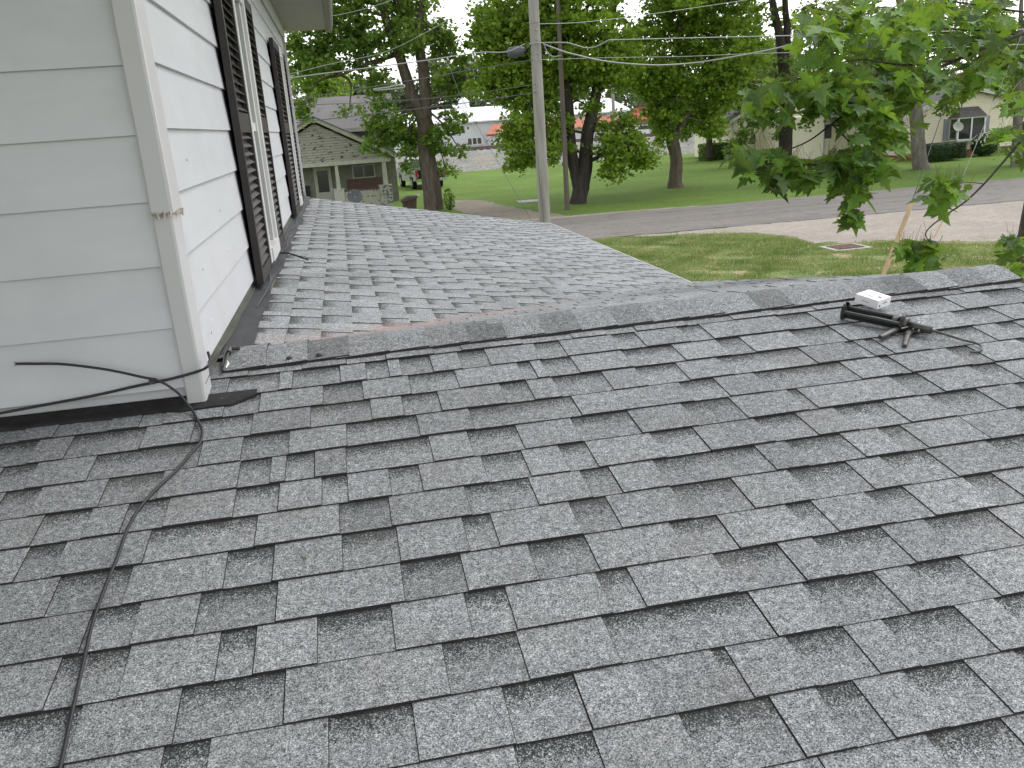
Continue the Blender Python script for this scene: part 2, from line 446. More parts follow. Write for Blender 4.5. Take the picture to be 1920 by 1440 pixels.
# near slope: bottom at y=yb, going up to the ridge
yL0 = YR - (YR - 2.99); nC = 26
yb = 2.99 - nC * E_ * c1
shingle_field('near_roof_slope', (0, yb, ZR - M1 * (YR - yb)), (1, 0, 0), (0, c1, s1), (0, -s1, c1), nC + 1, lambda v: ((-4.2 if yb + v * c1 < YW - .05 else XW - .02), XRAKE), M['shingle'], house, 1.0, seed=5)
# back slope (down, away from the camera) - v runs up towards the ridge
yB = 7.0; nb = int((yB - YR) / (E_ * c1))
yB = YR + .11 + nb * E_ * c1
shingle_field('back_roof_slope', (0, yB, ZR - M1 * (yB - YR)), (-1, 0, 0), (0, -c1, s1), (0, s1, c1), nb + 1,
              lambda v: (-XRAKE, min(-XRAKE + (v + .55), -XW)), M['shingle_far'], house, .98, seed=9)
# lean-to roof against the side wall, falling towards +X
c2, s2 = slopevec(M2, 0)
xtop = XW + .072; xb = -.3177 + 22 * E_ * c2; nm = 22
def zmain(x): return ZMW - M2 * (x - XW)
shingle_field('lean_to_roof_slope', (xb, 0, zmain(xb)), (0, 1, 0), (-c2, 0, s2), (s2, 0, c2), nm + 1,
              lambda v: (3.28, YF), M['shingle_far'], house, 1.04, seed=21, vmax=(xb - xtop) / c2)
# decks under the shingles
mb = MB()
def deck(pts, th=.09):
    a = [Vector(p) for p in pts]; mb.prism([p - Vector((0, 0, th)) for p in a], (0, 0, th - .004))
deck([(-4.2, yb, ZR - M1*(YR-yb)), (XRAKE - .02, yb, ZR - M1*(YR-yb)), (XRAKE - .02, YR, ZR), (-4.2, YR, ZR)])
deck([(XW, YR, ZR), (XRAKE - .02, YR, ZR), (XRAKE - .02, 7.0, ZR - M1*(7.0-YR)), (XW, YR + .2, ZR - M1 * .2)])
deck([(XW, YR + .1, ZMW), (2.70, YR + 3.6, zmain(2.70)), (2.70, YF - .02, zmain(2.70)), (XW, YF - .02, ZMW)])
mb.build('roof_deck', M['under'], house)
# ridge caps, each lapped over the next, butts towards the rake end
mb = MB(); R = random.Random(4)
x = XRAKE + .005; k = 0
while x > XW + .02:
    xa = max(x - .19, XW + .03)
    tn = [1.02, .80, 1.10, .66, .92, 1.08, 1.0, .70, 1.12, 1.0, .95, .78][k % 12] + R.uniform(-.03, .03) ; 
    hw = .150 + R.uniform(-.004, .004)
    bul = R.uniform(.016, .034)
    nseg = 10
    def prof(xx, lift):
        row = []
        for i in range(nseg + 1):
            t = -1 + 2 * i / nseg
            yy = YR + t * hw * c1
            zz = ZR - M1 * abs(t) * hw * c1
            rr = .05 / hw
            if abs(t) < .45: zz = ZR - M1 * (.45 * hw * c1) * (.5 + .5 * (t / .45) ** 2) + .002
            row.append(Vector((xx, yy, zz + lift + .014 + bul * .45 * (1 - t * t))))
        return row
    r0, r1 = prof(x, .0065), prof(xa, .0)
    for i in range(nseg):
        mb.poly([r0[i], r1[i], r1[i+1], r0[i+1]][::-1], 0, tn * .95, .75 if R.random() < .0 else 0., [(0, .1)] * 4)
    dn = Vector((0, 0, -.0075))
    for i in range(nseg): mb.poly([r0[i], r0[i+1], r0[i+1] + dn, r0[i] + dn], 1)
    for rr_, q in ((0, 0), (nseg, 0)):
        mb.poly([r0[rr_], r1[rr_], r1[rr_] + Vector((0, 0, -.011)), r0[rr_] + Vector((0, 0, -.013))], 1)
    x -= .143 + R.uniform(-.004, .004); k += 1
ridgecap = mb.build('ridge_cap', [M['shingle'], M['core']], house)
# nail heads dabbed with tar on the first cap
for (px, py) in ((545, 687), (600, 680)):
    n_ = MB(); p = at(px, py, 3.06); p.z = ZR - M1 * (YR - 3.06) + .022
    rows = [[p + Vector((math.cos(a) * r, math.sin(a) * r * .9, h)) for a in np.linspace(0, 2*math.pi, 9)[:-1]] for r, h in ((.011, -.004), (.011, .004), (.005, .007), (.0005, .008))]
    n_.grid(rows, closed=True); n_.build('nail_head', M['tar'], ridgecap, True)
# white caulk along the wall end of the cap
mb = MB(); pts = []
for i in range(9):
    t = -1 + 2 * i / 8 * .93
    pts.append(Vector((XW + .045 + .006 * math.sin(i * 2.), YR + t * .15 * c1, ZR - M1 * abs(t) * .15 + .024)))
mb.tube(pts, [.003 + .002 * abs(math.sin(i * 1.7)) for i in range(9)], 6); mb.build('caulk_bead', M['caulk'], ridgecap, True)

# drip edges and fascia
mb = MB()
mb.box((2.776, 6.75, zmain(XE) - .035), (2.787, YF, zmain(XE) + .007))
mb.build('drip_edge', M['whitemetal'], house)
mb = MB()
mb.box((XE - .028, 6.40, zmain(XE) - .16), (XE - .002, YF - .01, zmain(XE) - .040))
mb.prism([(XRAKE - .02, yb, ZR - M1*(YR-yb) - .16), (XRAKE - .02, YR, ZR - .16), (XRAKE - .02, 6.9, ZR - M1*(6.9-YR) - .16),
          (XRAKE - .02, 6.9, ZR - M1*(6.9-YR) - .012), (XRAKE - .02, YR, ZR - .012), (XRAKE - .02, yb, ZR - M1*(YR-yb) - .012)], (.012, 0, 0))
mb.prism([(XW, YF - .018, ZMW - .16), (XE - .035, YF - .018, zmain(XE) - .16), (XE - .035, YF - .018, zmain(XE) - .012), (XW, YF - .018, ZMW - .012)], (0, .016, 0))
mb.build('fascia', M['trim'], house)
# lower storey walls below the low roofs
mb = MB()
mb.box((XW, YF - .6, 0), (XE - .35, YF - .45, ZMW - .8)); mb.box((XE - .5, yb + .5, 0), (XE - .4, YF - .6, zmain(XE) - .1))
mb.box((-4, yb + .4, 0), (XE - .5, yb + .5, 2.1))
mb.build('lower_wall', M['siding'], house)

# lapped siding -----------------------------------------------------------
def lap(mb, o, dx, nrm, zb, zt, e, t, fx0, fx1, mi=0, z_first=None, gap=0.):
    """boards on a vertical wall: o origin at z=0, dx along, nrm outwards"""
    o, dx, nrm = Vector(o), Vector(dx), Vector(nrm)
    z = z_first if z_first is not None else zb
    while z < zt - 1e-4:
        a, b = max(z, zb), min(z + e, zt)
        if b > a:
            k = t * (1 - (a - z) / e) + .002
            k2 = t * (1 - (b - z) / e) * .85 + .002
            l0, l1 = fx0(a), fx1(a); m0, m1 = fx0(b), fx1(b)
            if l1 > l0:
                up = Vector((0, 0, 1)); g_ = gap if b - a > 2 * gap else 0.
                A = o + dx*l0 + up*(a+g_) + nrm*k; B = o + dx*l1 + up*(a+g_) + nrm*k; C = o + dx*max(m1, m0) + up*b + nrm*k2; D = o + dx*m0 + up*b + nrm*k2
                mb.poly([A, B, C, D], mi)
                mb.poly([B, A, A - nrm*(k), B - nrm*(k)], mi)
        z += e
# wall A faces the camera
EA = .1954
zA = 3.7 + .2324 - 4 * EA            # a butt line
mb = MB()
zb_A = 2.905
lap(mb, (XW - .055, YW, 0), (-1, 0, 0), (0, -1, 0), zb_A, 5.0, EA, .013, lambda z: 0, lambda z: 4, z_first=zA - EA)
mb.prism([(XW - .02, YW + .02, 2.4), (-4.6, YW + .02, 2.4), (-4.6, YW + .02, 5.0), (XW - .02, YW + .02, 5.0)], (0, .1, 0))
mb.build('front_siding', M['siding'], house)
zB = 3.7 + .2493
mb = MB()
segs = [(YW + .112, 5.31), (6.06, 9.56), (10.16, 11.93)]
for a, b in segs:
    lap(mb, (XW - .014, a, 0), (0, 1, 0), (1, 0, 0), 2.995, 5.0, EA, .013, lambda z: 0, lambda z, L=b - a: L, z_first=zB - 5 * EA)
for a, b in ((5.31, 6.06), (9.56, 10.16)):
    lap(mb, (XW - .014, a, 0), (0, 1, 0), (1, 0, 0), 4.62, 5.0, EA, .013, lambda z: 0, lambda z, L=b - a: L, z_first=zB - 5 * EA)
mb.prism([(XW - .03, YW + .03, 2.4), (XW - .03, 11.93, 2.4), (XW - .03, 11.93, 5.0), (XW - .03, YW + .03, 5.0)], (-.1, 0, 0))
# bent bottom lip of the last board
mb.build('side_siding', M['siding'], house)
# far corner trim
mb = MB(); mb.box((XW - .06, 11.93, 2.93), (XW + .022, 12.01, 5.0)); mb.build('corner_trim', M['corner'], house)
# near corner board, two lengths, split where they meet
def corner_piece(z0, z1, g, wA, wB, flare=0.):
    mb = MB(); rows = []
    yo, xo = YW - .024 - g, XW + .003 + g
    outline = [(XW - wA, YW + .01), (XW - wA, yo + .004), (XW - wA + .004, yo), (xo - .010, yo), (xo - .003, yo + .003), (xo, yo + .010), (xo, YW + wB - .004), (xo - .004, YW + wB), (XW - .01, YW + wB)]
    nz = 14
    for i in range(nz + 1):
        t = i / nz; z = z0 + (z1 - z0) * t
        d = .0012 * math.sin(z * 9)
        f = flare * max(0, 1 - t * nz / 2.2)
        rows.append([Vector((px_ + (d + f if j > 3 else d), py_ - (f if 0 < j < 6 else 0), z)) for j, (px_, py_) in enumerate(outline)])
    mb.grid(rows)
    mb.poly(rows[0]); mb.poly(rows[-1][::-1])
    return mb
JZ = 3.505
cb = corner_piece(JZ, 4.995, .003, .060, .115, .003).build('corner_board', M['corner'], house, False)
corner_piece(2.885, JZ - .002, 0, .057, .110).build('corner_board', M['corner'], house, False)
# crumpled split edge between them
mb = MB(); R = random.Random(3)
for i in range(60):
    t = i / 59
    if t < .6: base = Vector((XW - .060 + t / .6 * .066, YW - .030, JZ)); out = Vector((0, -1, 0))
    else: base = Vector((XW + .009, YW - .02 + (t - .6) / .4 * .12, JZ)); out = Vector((1, 0, 0))
    d = Vector((R.uniform(-.006, .006), R.uniform(-.006, .006), 0))
    mb.poly([base + Vector((0, 0, .006)), base + d + out * R.uniform(.001, .006) + Vector((0, 0, R.uniform(-.002, .006))), base + d + out * R.uniform(0, .010) + Vector((R.uniform(-.008, .008), 0, R.uniform(-.026, -.006)))])
mb.build('split_edge', M['split'], cb)

# board joint and nails
mb = MB(); jz = zB + EA; mb.box((XW + .0, 2.995, jz + .003), (XW + .0012, 2.9975, jz + EA - .004)); mb.build('board_joint', M['split'], house)
R = random.Random(12)
for i in range(9):
    q = atx(*[(395, 600), (396, 624), (380, 505), (425, 470), (350, 300), (412, 395), (430, 330), (505, 330), (530, 300)][i], XW + .004)
    mb = MB(); mb.tube([q, q + Vector((.003, 0, 0))], .0045 if i > 1 else .006, 6); mb.build('nail_dab', M['caulk'] if i in (0, 3) else M['split'], house)
# flashings
mb = MB()
# bitumen strip beside the side wall
n_ = 40; rows = []
for i in range(n_ + 1):
    y = YR + .02 + (YF - YR - .03) * i / n_
    j = .010 * math.sin(i * 1.3) + .010 * math.sin(i * .57)
    rows.append([Vector((XW + .0, y, zmain(XW + .0) + .024)), Vector((XW + .05, y, zmain(XW + .05) + .020)), Vector((XW + .078 + j, y, zmain(XW + .08) + .0185)), Vector((XW + .080 + j, y, zmain(XW + .08) + .008))])
mb.grid(rows); mb.build('bitumen_strip', M['tar'], house)
mb = MB()
rows = []
for i in range(n_ + 1):
    y = YW + .0 + (YF - YW - .02) * i / n_
    zz = max(zmain(XW), ZR - M1 * abs(y - YR))
    j = .003 * math.sin(i * 2.1)
    rows.append([Vector((XW - .028, y, 3.02)), Vector((XW - .024 + j * .5, y, 2.995)), Vector((XW - .012, y, zz + .034)), Vector((XW + .006 + j, y, zz + .0275))])
mb.grid(rows); mb.build('wall_flashing', M['flash'], house)
mb = MB(); rows = []
R = random.Random(8)
for i in range(50):
    x = -4.1 + i * (4.1 - .36) / 49
    e = .014 if x > -.62 else 0
    j = R.uniform(-.006, .006)
    e -= .055 * max(0, (x + .47) / .11) ** 1.5 if x > -.47 else 0
    yy = YW - .050 - e + j
    f = lambda y: ZR - M1 * (YR - y)
    rows.append([Vector((x, YW + .01, 2.92)) if x < XW - .05 else Vector((x, YW + .03, f(YW + .03) + .012)), Vector((x, YW - .012, f(YW) + .012)), Vector((x, yy, f(yy) + .013)), Vector((x, yy - .002, f(yy) + .002))])
mb.grid(rows); mb.build('front_flashing', M['tardirt'], house)

# windows with shutters on the side wall
def shutter(y0, y1, z0, z1):
    sh = MB(); xo = XW + .015; th = .035; fr = .045
    mid = 3.79
    sh.box((xo, y0, z0), (xo + th, y0 + fr, z1)); sh.box((xo, y1 - fr, z0), (xo + th, y1, z1))
    for a, b in ((z0, z0 + .07), (mid - .05, mid + .05), (z1 - .07, z1)):
        sh.box((xo, y0 + fr + .0005, a), (xo + th - .002, y1 - fr - .0005, b))
    o = sh.build('shutter', M['shutter'], house)
    lv = MB()
    for a, b in ((z0 + .07, mid - .05), (mid + .05, z1 - .07)):
        n = int((b - a) / .042)
        for i in range(n):
            z = a + (b - a) * (i + .5) / n
            Mx = Matrix.Translation((xo + th * .5, (y0 + y1) / 2, z)) @ Matrix.Rotation(math.radians(38), 4, 'Y')
            lv.box((-.016, -(y1 - y0) / 2 + fr + .001, -.003), (.016, (y1 - y0) / 2 - fr - .001, .003), 0, Mx)
    lv.box((xo + .001, y0 + fr + .001, z0 + .05), (xo + .005, y1 - fr - .001, z1 - .05))
    lv.build('louver_panel', M['shutter'], o)
for y0, y1 in ((4.70, 5.31), (6.07, 6.62), (8.72, 9.58), (10.16, 10.72)): shutter(y0, y1, 2.97, 4.58)
for y0, y1 in ((5.315, 6.065), (9.585, 10.155)):
    wf = MB(); xo = XW + .002; d = .05
    wf.box((xo, y0, 2.99), (xo + d, y0 + .09, 4.6)); wf.box((xo, y1 - .09, 2.99), (xo + d, y1, 4.6)); wf.box((xo, y0 + .131, 3.071), (xo + .034, y0 + .20, 4.499)); wf.box((xo, y1 - .20, 3.071), (xo + .034, y1 - .131, 4.499))
    wf.box((xo, y0 + .0905, 4.5), (xo + d - .002, y1 - .0905, 4.6)); wf.box((xo, y0 + .0905, 2.99), (xo + d + .01, y1 - .0905, 3.07))
    wf.box((xo, y0 + .0905, 3.75), (xo + d * .5, y1 - .0905, 3.80))
    wf.box((xo, y0 + .0905, 3.071), (xo + .028, y0 + .13, 4.499)); wf.box((xo, y1 - .13, 3.071), (xo + .028, y1 - .0905, 4.499))
    o = wf.build('window', M['trim'], house)
    g = MB(); g.box((XW - .01, y0 + .13, 3.07), (XW + .01, y1 - .13, 4.5)); g.build('pane', M['glass'], o)
    # peeling white paper below the sill
# soffit, gutter and upper roof
mb = MB()
for i in range(160):
    y = -1.0 + i * .0832
    mb.box((XW + .001, y, 5.0), (.02, y + .0795, 5.012)); 
mb.box((XW - .2, -1.1, 5.0125), (.02, 12.36, 5.03))
mb.box((-4.6, YW - .6, 5.0), (XW, YW + .05, 5.02))
mb.build('soffit', M['soffit'], house)
mb = MB()
mb.box((XW + .0005, YW + .05, 4.90), (XW + .03, 12.0, 4.999)); mb.build('frieze_board', M['trim'], house)
mb = MB()
prof = [(.021, 5.02), (.021, 4.985), (.03, 4.975), (.085, 4.975), (.105, 5.0), (.115, 5.03), (.125, 5.09), (.110, 5.09), (.10, 5.03), (.03, 5.03)]
rows = [[Vector((a, y, b)) for a, b in prof] for y in (-1.1, 4, 8, 12.36)]
mb.grid(rows, closed=True); mb.poly(rows[-1]); mb.poly(rows[0][::-1]); mb.build('gutter', M['gutter'], house)
mb = MB()
mb.prism([(.02, -1.1, 5.09), (.02, 12.36, 5.09), (-3.0, 12.36, 6.2), (-3.0, -1.1, 6.2)], (0, 0, .05))
mb.prism([(-6.0, -1.1, 5.09), (-3.0, -1.1, 6.2), (-3.0, 12.36, 6.2), (-6.0, 12.36, 5.09)], (0, 0, .05))
mb.prism([(.015, 12.34, 5.04), (.015, 12.34, 5.085), (-3, 12.34, 6.19), (-6, 12.34, 5.085), (-6, 12.34, 5.04)], (0, .02, 0))
mb.build('upper_roof', M['shingle'], house)
mb = MB(); mb.box((-4.6, 11.93 - .1, 0), (XW - .13, 11.93, 5.0)); mb.box((-4.7, YW + .1, 0), (-4.6, 11.9, 5.0)); mb.box((-4.6, YW + .13, 0), (-4.0, YW + .2, 2.9))
mb.build('back_wall', M['siding'], house)

# ------------------------------------------------------------------ cables on the wall and roof
def cpath(pts, n=8):
    pts = [Vector(p) for p in pts]; out = []
    P = [pts[0]*2 - pts[1]] + pts + [pts[-1]*2 - pts[-2]]
    for i in range(1, len(P) - 2):
        for k in range(n):
            t = k / n; a, b, c, d = P[i-1], P[i], P[i+1], P[i+2]
            out.append(.5 * ((2*b) + (c - a)*t + (2*a - 5*b + 4*c - d)*t*t + (3*b - a - 3*c + d)*t**3))
    out.append(pts[-1]); return out
def roofpt(px, py, h=.016):
    r = ray(px, py); nn = Vector((0, -M1, 1)); t = (ZR - M1 * YR + h - CAMZ) / nn.dot(r); q = r * t
    return Vector((q.x, q.y, q.z + CAMZ))
yc = YW - .034
pts = [at(30, 682, yc + .01), at(60, 682, yc), at(120, 683, yc - .01), at(200, 693, yc - .012), at(262, 706, yc - .012), at(300, 715, yc - .012), at(335, 738, yc - .02), at(358, 766, yc - .045)]
pts += [roofpt(*q) for q in ((372, 790), (379, 808), (376, 828), (362, 845), (330, 882), (300, 910), (270, 942), (250, 970), (235, 1002), (222, 1040), (205, 1082), (186, 1130), (170, 1182), (157, 1240), (145, 1292), (132, 1350), (121, 1402), (112, 1442), (102, 1500), (95, 1600))]
mb = MB(); mb.tube(cpath(pts), .0042, 8); o = mb.build('cut_cable', M['cable'], None, True)
setp(o, 'black cable sticking out of the siding and trailing down over the shingles', 'cable')
mb = MB(); mb.tube([pts[0] + Vector((0, -.0, 0)), pts[0] + Vector((-.004, -.001, 0))], .0068, 8); mb.build('cable_end', M['steel'], o, True)
pts = [at(-80, 792, yc), at(0, 775, yc), at(90, 758, yc), at(180, 741, yc), at(250, 725, yc), at(290, 717, yc - .004), at(330, 708, yc - .008), at(372, 696, yc - .01), atx(388, 688, XW + .036), atx(394, 677, XW + .036), atx(390, 660, XW + .03)]
mb = MB(); mb.tube(cpath(pts), .0046, 8); o = mb.build('cable', M['cable'], None, True)
setp(o, 'black cable running level along the lowest siding boards and round the corner board', 'cable')
mb = MB(); p = at(287, 715, yc); mb.box((p.x - .011, p.y - .008, p.z - .008), (p.x + .007, p.y + .012, p.z + .008)); mb.build('cable_clip', M['gungrey'], o)
# splitter lump by the ridge end and loose thin cable in the gutter of flashing
p = Vector((XW + .05, 3.12, ZR + .03))
mb = MB(); mb.tube([p, p + Vector((.0, .035, .008))], .011, 8); mb.tube([p + Vector((.0, .04, .008)), p + Vector((.035, .045, .004))], [.010, .008], 8)
mb.tube([p + Vector((0, .0, 0)), p + Vector((-.006, -.07, -.02)), p + Vector((-.01, -.11, -.035))], .004, 6)
o = mb.build('coax_connector', M['gungrey'], None, True); setp(o, 'small dark cable connector wedged between the wall and the end of the ridge cap', 'cable connector')
pts = []
R = random.Random(5)
for i in range(16):
    y = 4.2 + i * .3
    pts.append(Vector((XW + .045 + .025 * math.sin(i * 1.1) + R.uniform(-.01, .01), y, zmain(XW + .08) + .03 + abs(math.sin(i * 1.9)) * .02)))
mb = MB(); mb.tube(cpath(pts, 5), .0026, 6); o = mb.build('thin_cable', M['wire'], None, True); o.data.materials[0] = M['dish']; setp(o, 'thin dark grey cable lying loose along the flashing at the foot of the side wall', 'cable')
mb = MB(); a = atx(508, 472, XW + .05); 
pts = [Vector((XW + .03, 5.86, zmain(XW) + .06)), Vector((XW + .12, 5.83, zmain(XW) + .05)), Vector((XW + .20, 5.80, zmain(XW) + .02)), Vector((XW + .24, 5.74, zmain(XW) + .01))]
mb.tube(cpath(pts, 4), .006, 6); o = mb.build('cable_stub', M['cable'], None, True); setp(o, 'short black cable stub poking out below the nearer window', 'cable')

# ------------------------------------------------------------------ caulking gun and carton
gun = thing('caulking_gun', (1.85, 2.86, 2.9), 'black skeleton caulking gun lying on the shingles next to the white carton', 'caulking gun')
GA = roofpt(1582, 583, .034); GB = roofpt(1690, 606, .034)      # axis of the cradle: front end, rear end
ax = (GB - GA).normalized(); nr = Vector((0, -s1, c1)); nr = (nr - ax * nr.dot(ax)).normalized(); sd_ = ax.cross(nr)
Lg = (GB - GA).length
def gp(a, s_, h): return GA + ax * a + sd_ * s_ + nr * h
# two long side rails and a half tube
mb = MB(); rows = []
for a in (0.0, Lg):
    rows.append([gp(a, .026 * math.cos(t), .026 * math.sin(t)) for t in np.linspace(math.pi * 1.02, math.pi * 1.26, 5)])
mb.grid(rows); rows = []
for a in (0.0, Lg):
    rows.append([gp(a, .024 * math.cos(t), .024 * math.sin(t)) for t in np.linspace(math.pi * 1.02, math.pi * 1.26, 5)])
mb.grid(rows)
rows = []
for rr in (.026, .024):
    rows = []
    for a in (0.0, Lg): rows.append([gp(a, rr * math.cos(t), rr * math.sin(t)) for t in np.linspace(-math.pi * .26, -math.pi * .02, 5)])
    mb.grid(rows)
mb.tube([gp(0, -.028, .006), gp(Lg, -.028, .006)], .0078, 8); mb.tube([gp(0, .028, .006), gp(Lg, .028, .006)], .0078, 8)
mb.tube([gp(0, -.02, -.019), gp(Lg, -.02, -.019)], .003, 6)
mb.build('cradle', M['gunbody'], gun, True)
for a in (0, Lg):
    mb = MB()
    for k in range(16):
        t0, t1 = 2*math.pi*k/16, 2*math.pi*(k+1)/16
        if a == 0 and math.pi * .32 < (t0 + t1)/2 < math.pi * .68: continue
        P_ = [gp(a, 0.035*math.cos(t0), 0.035*math.sin(t0)), gp(a, 0.035*math.cos(t1), 0.035*math.sin(t1)), gp(a + .012, 0.035*math.cos(t1), 0.035*math.sin(t1)), gp(a + .012, 0.035*math.cos(t0), 0.035*math.sin(t0))]
        Q_ = [gp(a, .02*math.cos(t0), .02*math.sin(t0)), gp(a, .02*math.cos(t1), .02*math.sin(t1)), gp(a + .012, .02*math.cos(t1), .02*math.sin(t1)), gp(a + .012, .02*math.cos(t0), .02*math.sin(t0))]
        mb.poly(P_); mb.poly(Q_[::-1]); mb.poly([P_[0], P_[1], Q_[1], Q_[0]]); mb.poly([P_[3], P_[2], Q_[2], Q_[3]])
    mb.build('end_ring', M['gunbody'], gun)
mb = MB(); mb.tube([gp(Lg - .03, 0, 0), gp(Lg - .012, 0, 0)], .021, 14); mb.build('plunger_disc', M['gungrey'], gun, True)
mb = MB(); mb.tube([gp(Lg + .002, 0, 0), gp(Lg + .022, 0, 0)], [.029, .024], 14); mb.tube([gp(Lg + .022, 0, 0), gp(Lg + .05, 0, 0)], [.010, .008], 8)
mb.box((-.0, -.010, -.013), (.085, .010, .011), 0, Matrix.Translation(gp(Lg + .02, 0, 0)) @ Matrix((ax, sd_, nr)).transposed().to_4x4())
mb.build('frame_head', M['gungrey'], gun, True)
hk = roofpt(1838, 655, .01); re_ = gp(Lg + .085, 0, 0)
mb = MB(); q0 = gp(.1, 0, 0); hook = [roofpt(a_, b_, h_) for a_, b_, h_ in ((1780, 629, .022), (1808, 638, .018), (1826, 642, .016), (1838, 647, .015), (1841, 653, .014), (1836, 659, .012), (1824, 660, .011), (1819, 659, .011))]
mb.tube([q0, gp(Lg, 0, 0), re_] + cpath(hook, 3), .0042, 8); mb.build('push_rod', M['gungrey'], gun, True)
# handle and trigger
def flat(path, wds, th, off):
    m_ = MB(); rows = []
    for (p, q), w_ in zip(path, wds):
        c_ = roofpt(p, q, off)
        rows.append((c_, w_))
    pts_ = [r_[0] for r_ in rows]
    out = []
    for i, (c_, w_) in enumerate(rows):
        d = (pts_[min(i+1, len(pts_)-1)] - pts_[max(i-1, 0)]).normalized(); sv = d.cross(nr).normalized()
        out.append([c_ + sv*w_ + nr*th, c_ + sv*w_*.6 + nr*th*1.5, c_ - sv*w_*.6 + nr*th*1.5, c_ - sv*w_ + nr*th, c_ - sv*w_ - nr*th*.5, c_ + sv*w_ - nr*th*.5])
    m_.grid(out, closed=True); m_.poly(out[0]); m_.poly(out[-1][::-1]); return m_
flat([(1712, 611), (1695, 613), (1680, 618), (1664, 627), (1655, 631), (1650, 634)], [.015, .014, .012, .010, .011, .008], .007, .018).build('handle', M['gungrey'], gun, True)
flat([(1722, 613), (1712, 618), (1704, 624), (1700, 634), (1697, 646), (1696, 651)], [.020, .017, .012, .010, .009, .005], .007, .013).build('trigger', M['gungrey'], gun, True)
mb = MB()
for (a, b, c_, d) in ((1700, 606, 1722, 616), (1712, 617, 1724, 603), (1722, 621, 1729, 606), (1704, 612, 1718, 606), (1690, 616, 1712, 610)):
    mb.tube([roofpt(a, b, .03), roofpt(c_, d, .030)], .0034, 6)
mb.build('latch_spring', M['steel'], gun, True)

# the carton rests on the ridge cap behind the cradle
bx = thing('small_carton', (1.93, 3.06, 2.95), 'small white printed carton lying on the ridge cap behind the caulking gun', 'carton')
def rp(px, py, h): return roofpt(px, py, h)
p0 = rp(1602, 566, .034); p1 = rp(1644, 580, .032)               # front bottom edge (left end, right end)
ex = (p1 - p0).normalized(); LB = (p1 - p0).length
up = Vector((0, -s1 * .4, 1)).normalized(); ey = up.cross(ex).normalized(); up = ex.cross(ey).normalized()
HB, DB = .033, .085
def bp(a, b, c_): return p0 + ex * a + ey * b + up * c_
mb = MB(); bt = MB()
c8 = [bp(a, b, c_) for c_ in (0, HB) for (a, b) in ((0, 0), (LB, 0), (LB, DB), (0, DB))]
for f in ((0,3,2,1), (4,5,6,7), (0,1,5,4), (1,2,6,5), (2,3,7,6), (3,0,4,7)): mb.poly([c8[i] for i in f])
mb.build('carton_body', M['paper'], bx)
mb = MB()
for a, b, l in ((.04, .020, .030), (.044, .027, .018)):
    a *= LB / .12; mb.poly([bp(a, b, HB + .0006), bp(a + l, b, HB + .0006), bp(a + l, b + .003, HB + .0006), bp(a, b + .003, HB + .0006)], 0)
a = LB - .028; mb.poly([bp(a, .035, HB + .0006), bp(a + .014, .035, HB + .0006), bp(a + .014, .047, HB + .0006), bp(a, .047, HB + .0006)], 1)
mb.poly([bp(LB * .3, -.0006, .014), bp(LB * .3 + .03, -.0006, .014), bp(LB * .3 + .03, -.0006, .0165), bp(LB * .3, -.0006, .0165)], 0)
mb.poly([bp(LB + .0006, .010, .006), bp(LB + .0006, .018, .006), bp(LB + .0006, .018, .014), bp(LB + .0006, .010, .014)], 1)
mb.poly([bp(LB + .0006, .032, .014), bp(LB + .0006, .062, .014), bp(LB + .0006, .062, .018), bp(LB + .0006, .032, .018)], 0)
mb.poly([bp(LB + .0006, .036, .021), bp(LB + .0006, .056, .021), bp(LB + .0006, .056, .023), bp(LB + .0006, .036, .023)], 0)
mb.build('print', [M['ink'], M['inkdk']], bx)

# small debris on the shingles
for (px, py, lb) in ((570, 1049, 'brown seed husk on the lower left shingles'), (606, 1362, 'curled tan leaf scrap near the bottom edge of the view'), (1265, 634, 'brown twig scrap on the shingles below the ridge cap')):
    R = random.Random(px); p = roofpt(px, py, .014)
    mb = MB()
    for k in range(3):
        d = Vector((R.uniform(-1, 1), R.uniform(-1, 1), R.uniform(0, .4))) * .009
        q = p + Vector((R.uniform(-.004, .004), R.uniform(-.004, .004), .001))
        mb.prism([q, q + d, q + d + Vector((.003, .003, .003)), q + Vector((.002, .005, .001))], (0, 0, .0015))
    o = mb.build('leaf_debris', mat('debris%d' % px, (.16, .12, .08), .9)); setp(o, lb, 'debris')

# ------------------------------------------------------------------ GROUND
def plane_patch(name, outline, z, matl, jit=.0, seg=.6, seed=1):
    """irregular sheet: outline subdivided and jittered"""
    R = random.Random(seed); pts = []
    n = len(outline)
    for i in range(n):
        a, b = Vector((*outline[i], 0)), Vector((*outline[(i+1) % n], 0)); L = (b - a).length; k = max(1, int(L / seg))
        for j in range(k):
            p = a.lerp(b, j / k); 
            if j: p += Vector((R.uniform(-jit, jit), R.uniform(-jit, jit), 0))
            pts.append((p.x, p.y, z))
    from mathutils.geometry import tessellate_polygon
    mb = MB(); mb.v = pts
    for t in tessellate_polygon([[Vector(p) for p in pts]]):
        a, b, c_ = [Vector(pts[i]) for i in t]
        if (b - a).cross(c_ - a).z < 0: t = (t[0], t[2], t[1])
        mb.f.append(tuple(t)); mb.m.append(0); mb.tone.append(1.); mb.shade.append(0.)
    return setp(mb.build(name, matl), kind='structure')
mb = MB(); mb.grid([[Vector((x, y, 0)) for x in (-900, -60, 0, 60, 900)] for y in (-300, 0, 26, 70, 900)])
setp(mb.build('lawn', M['lawn']), kind='structure')
plane_patch('front_lawn', [(-30, -25), (40, -25), (40, 26.2), (-30, 27.4)], .004, M['frontlawn'])
plane_patch('road', [(-70, 28.8), (7.7, 26.27), (22, 25.7), (90, 23.2), (90, 29.6), (27.2, 32.1), (9.0, 32.75), (-70, 35.6)], .012, M['road'], .05, .7, 3)
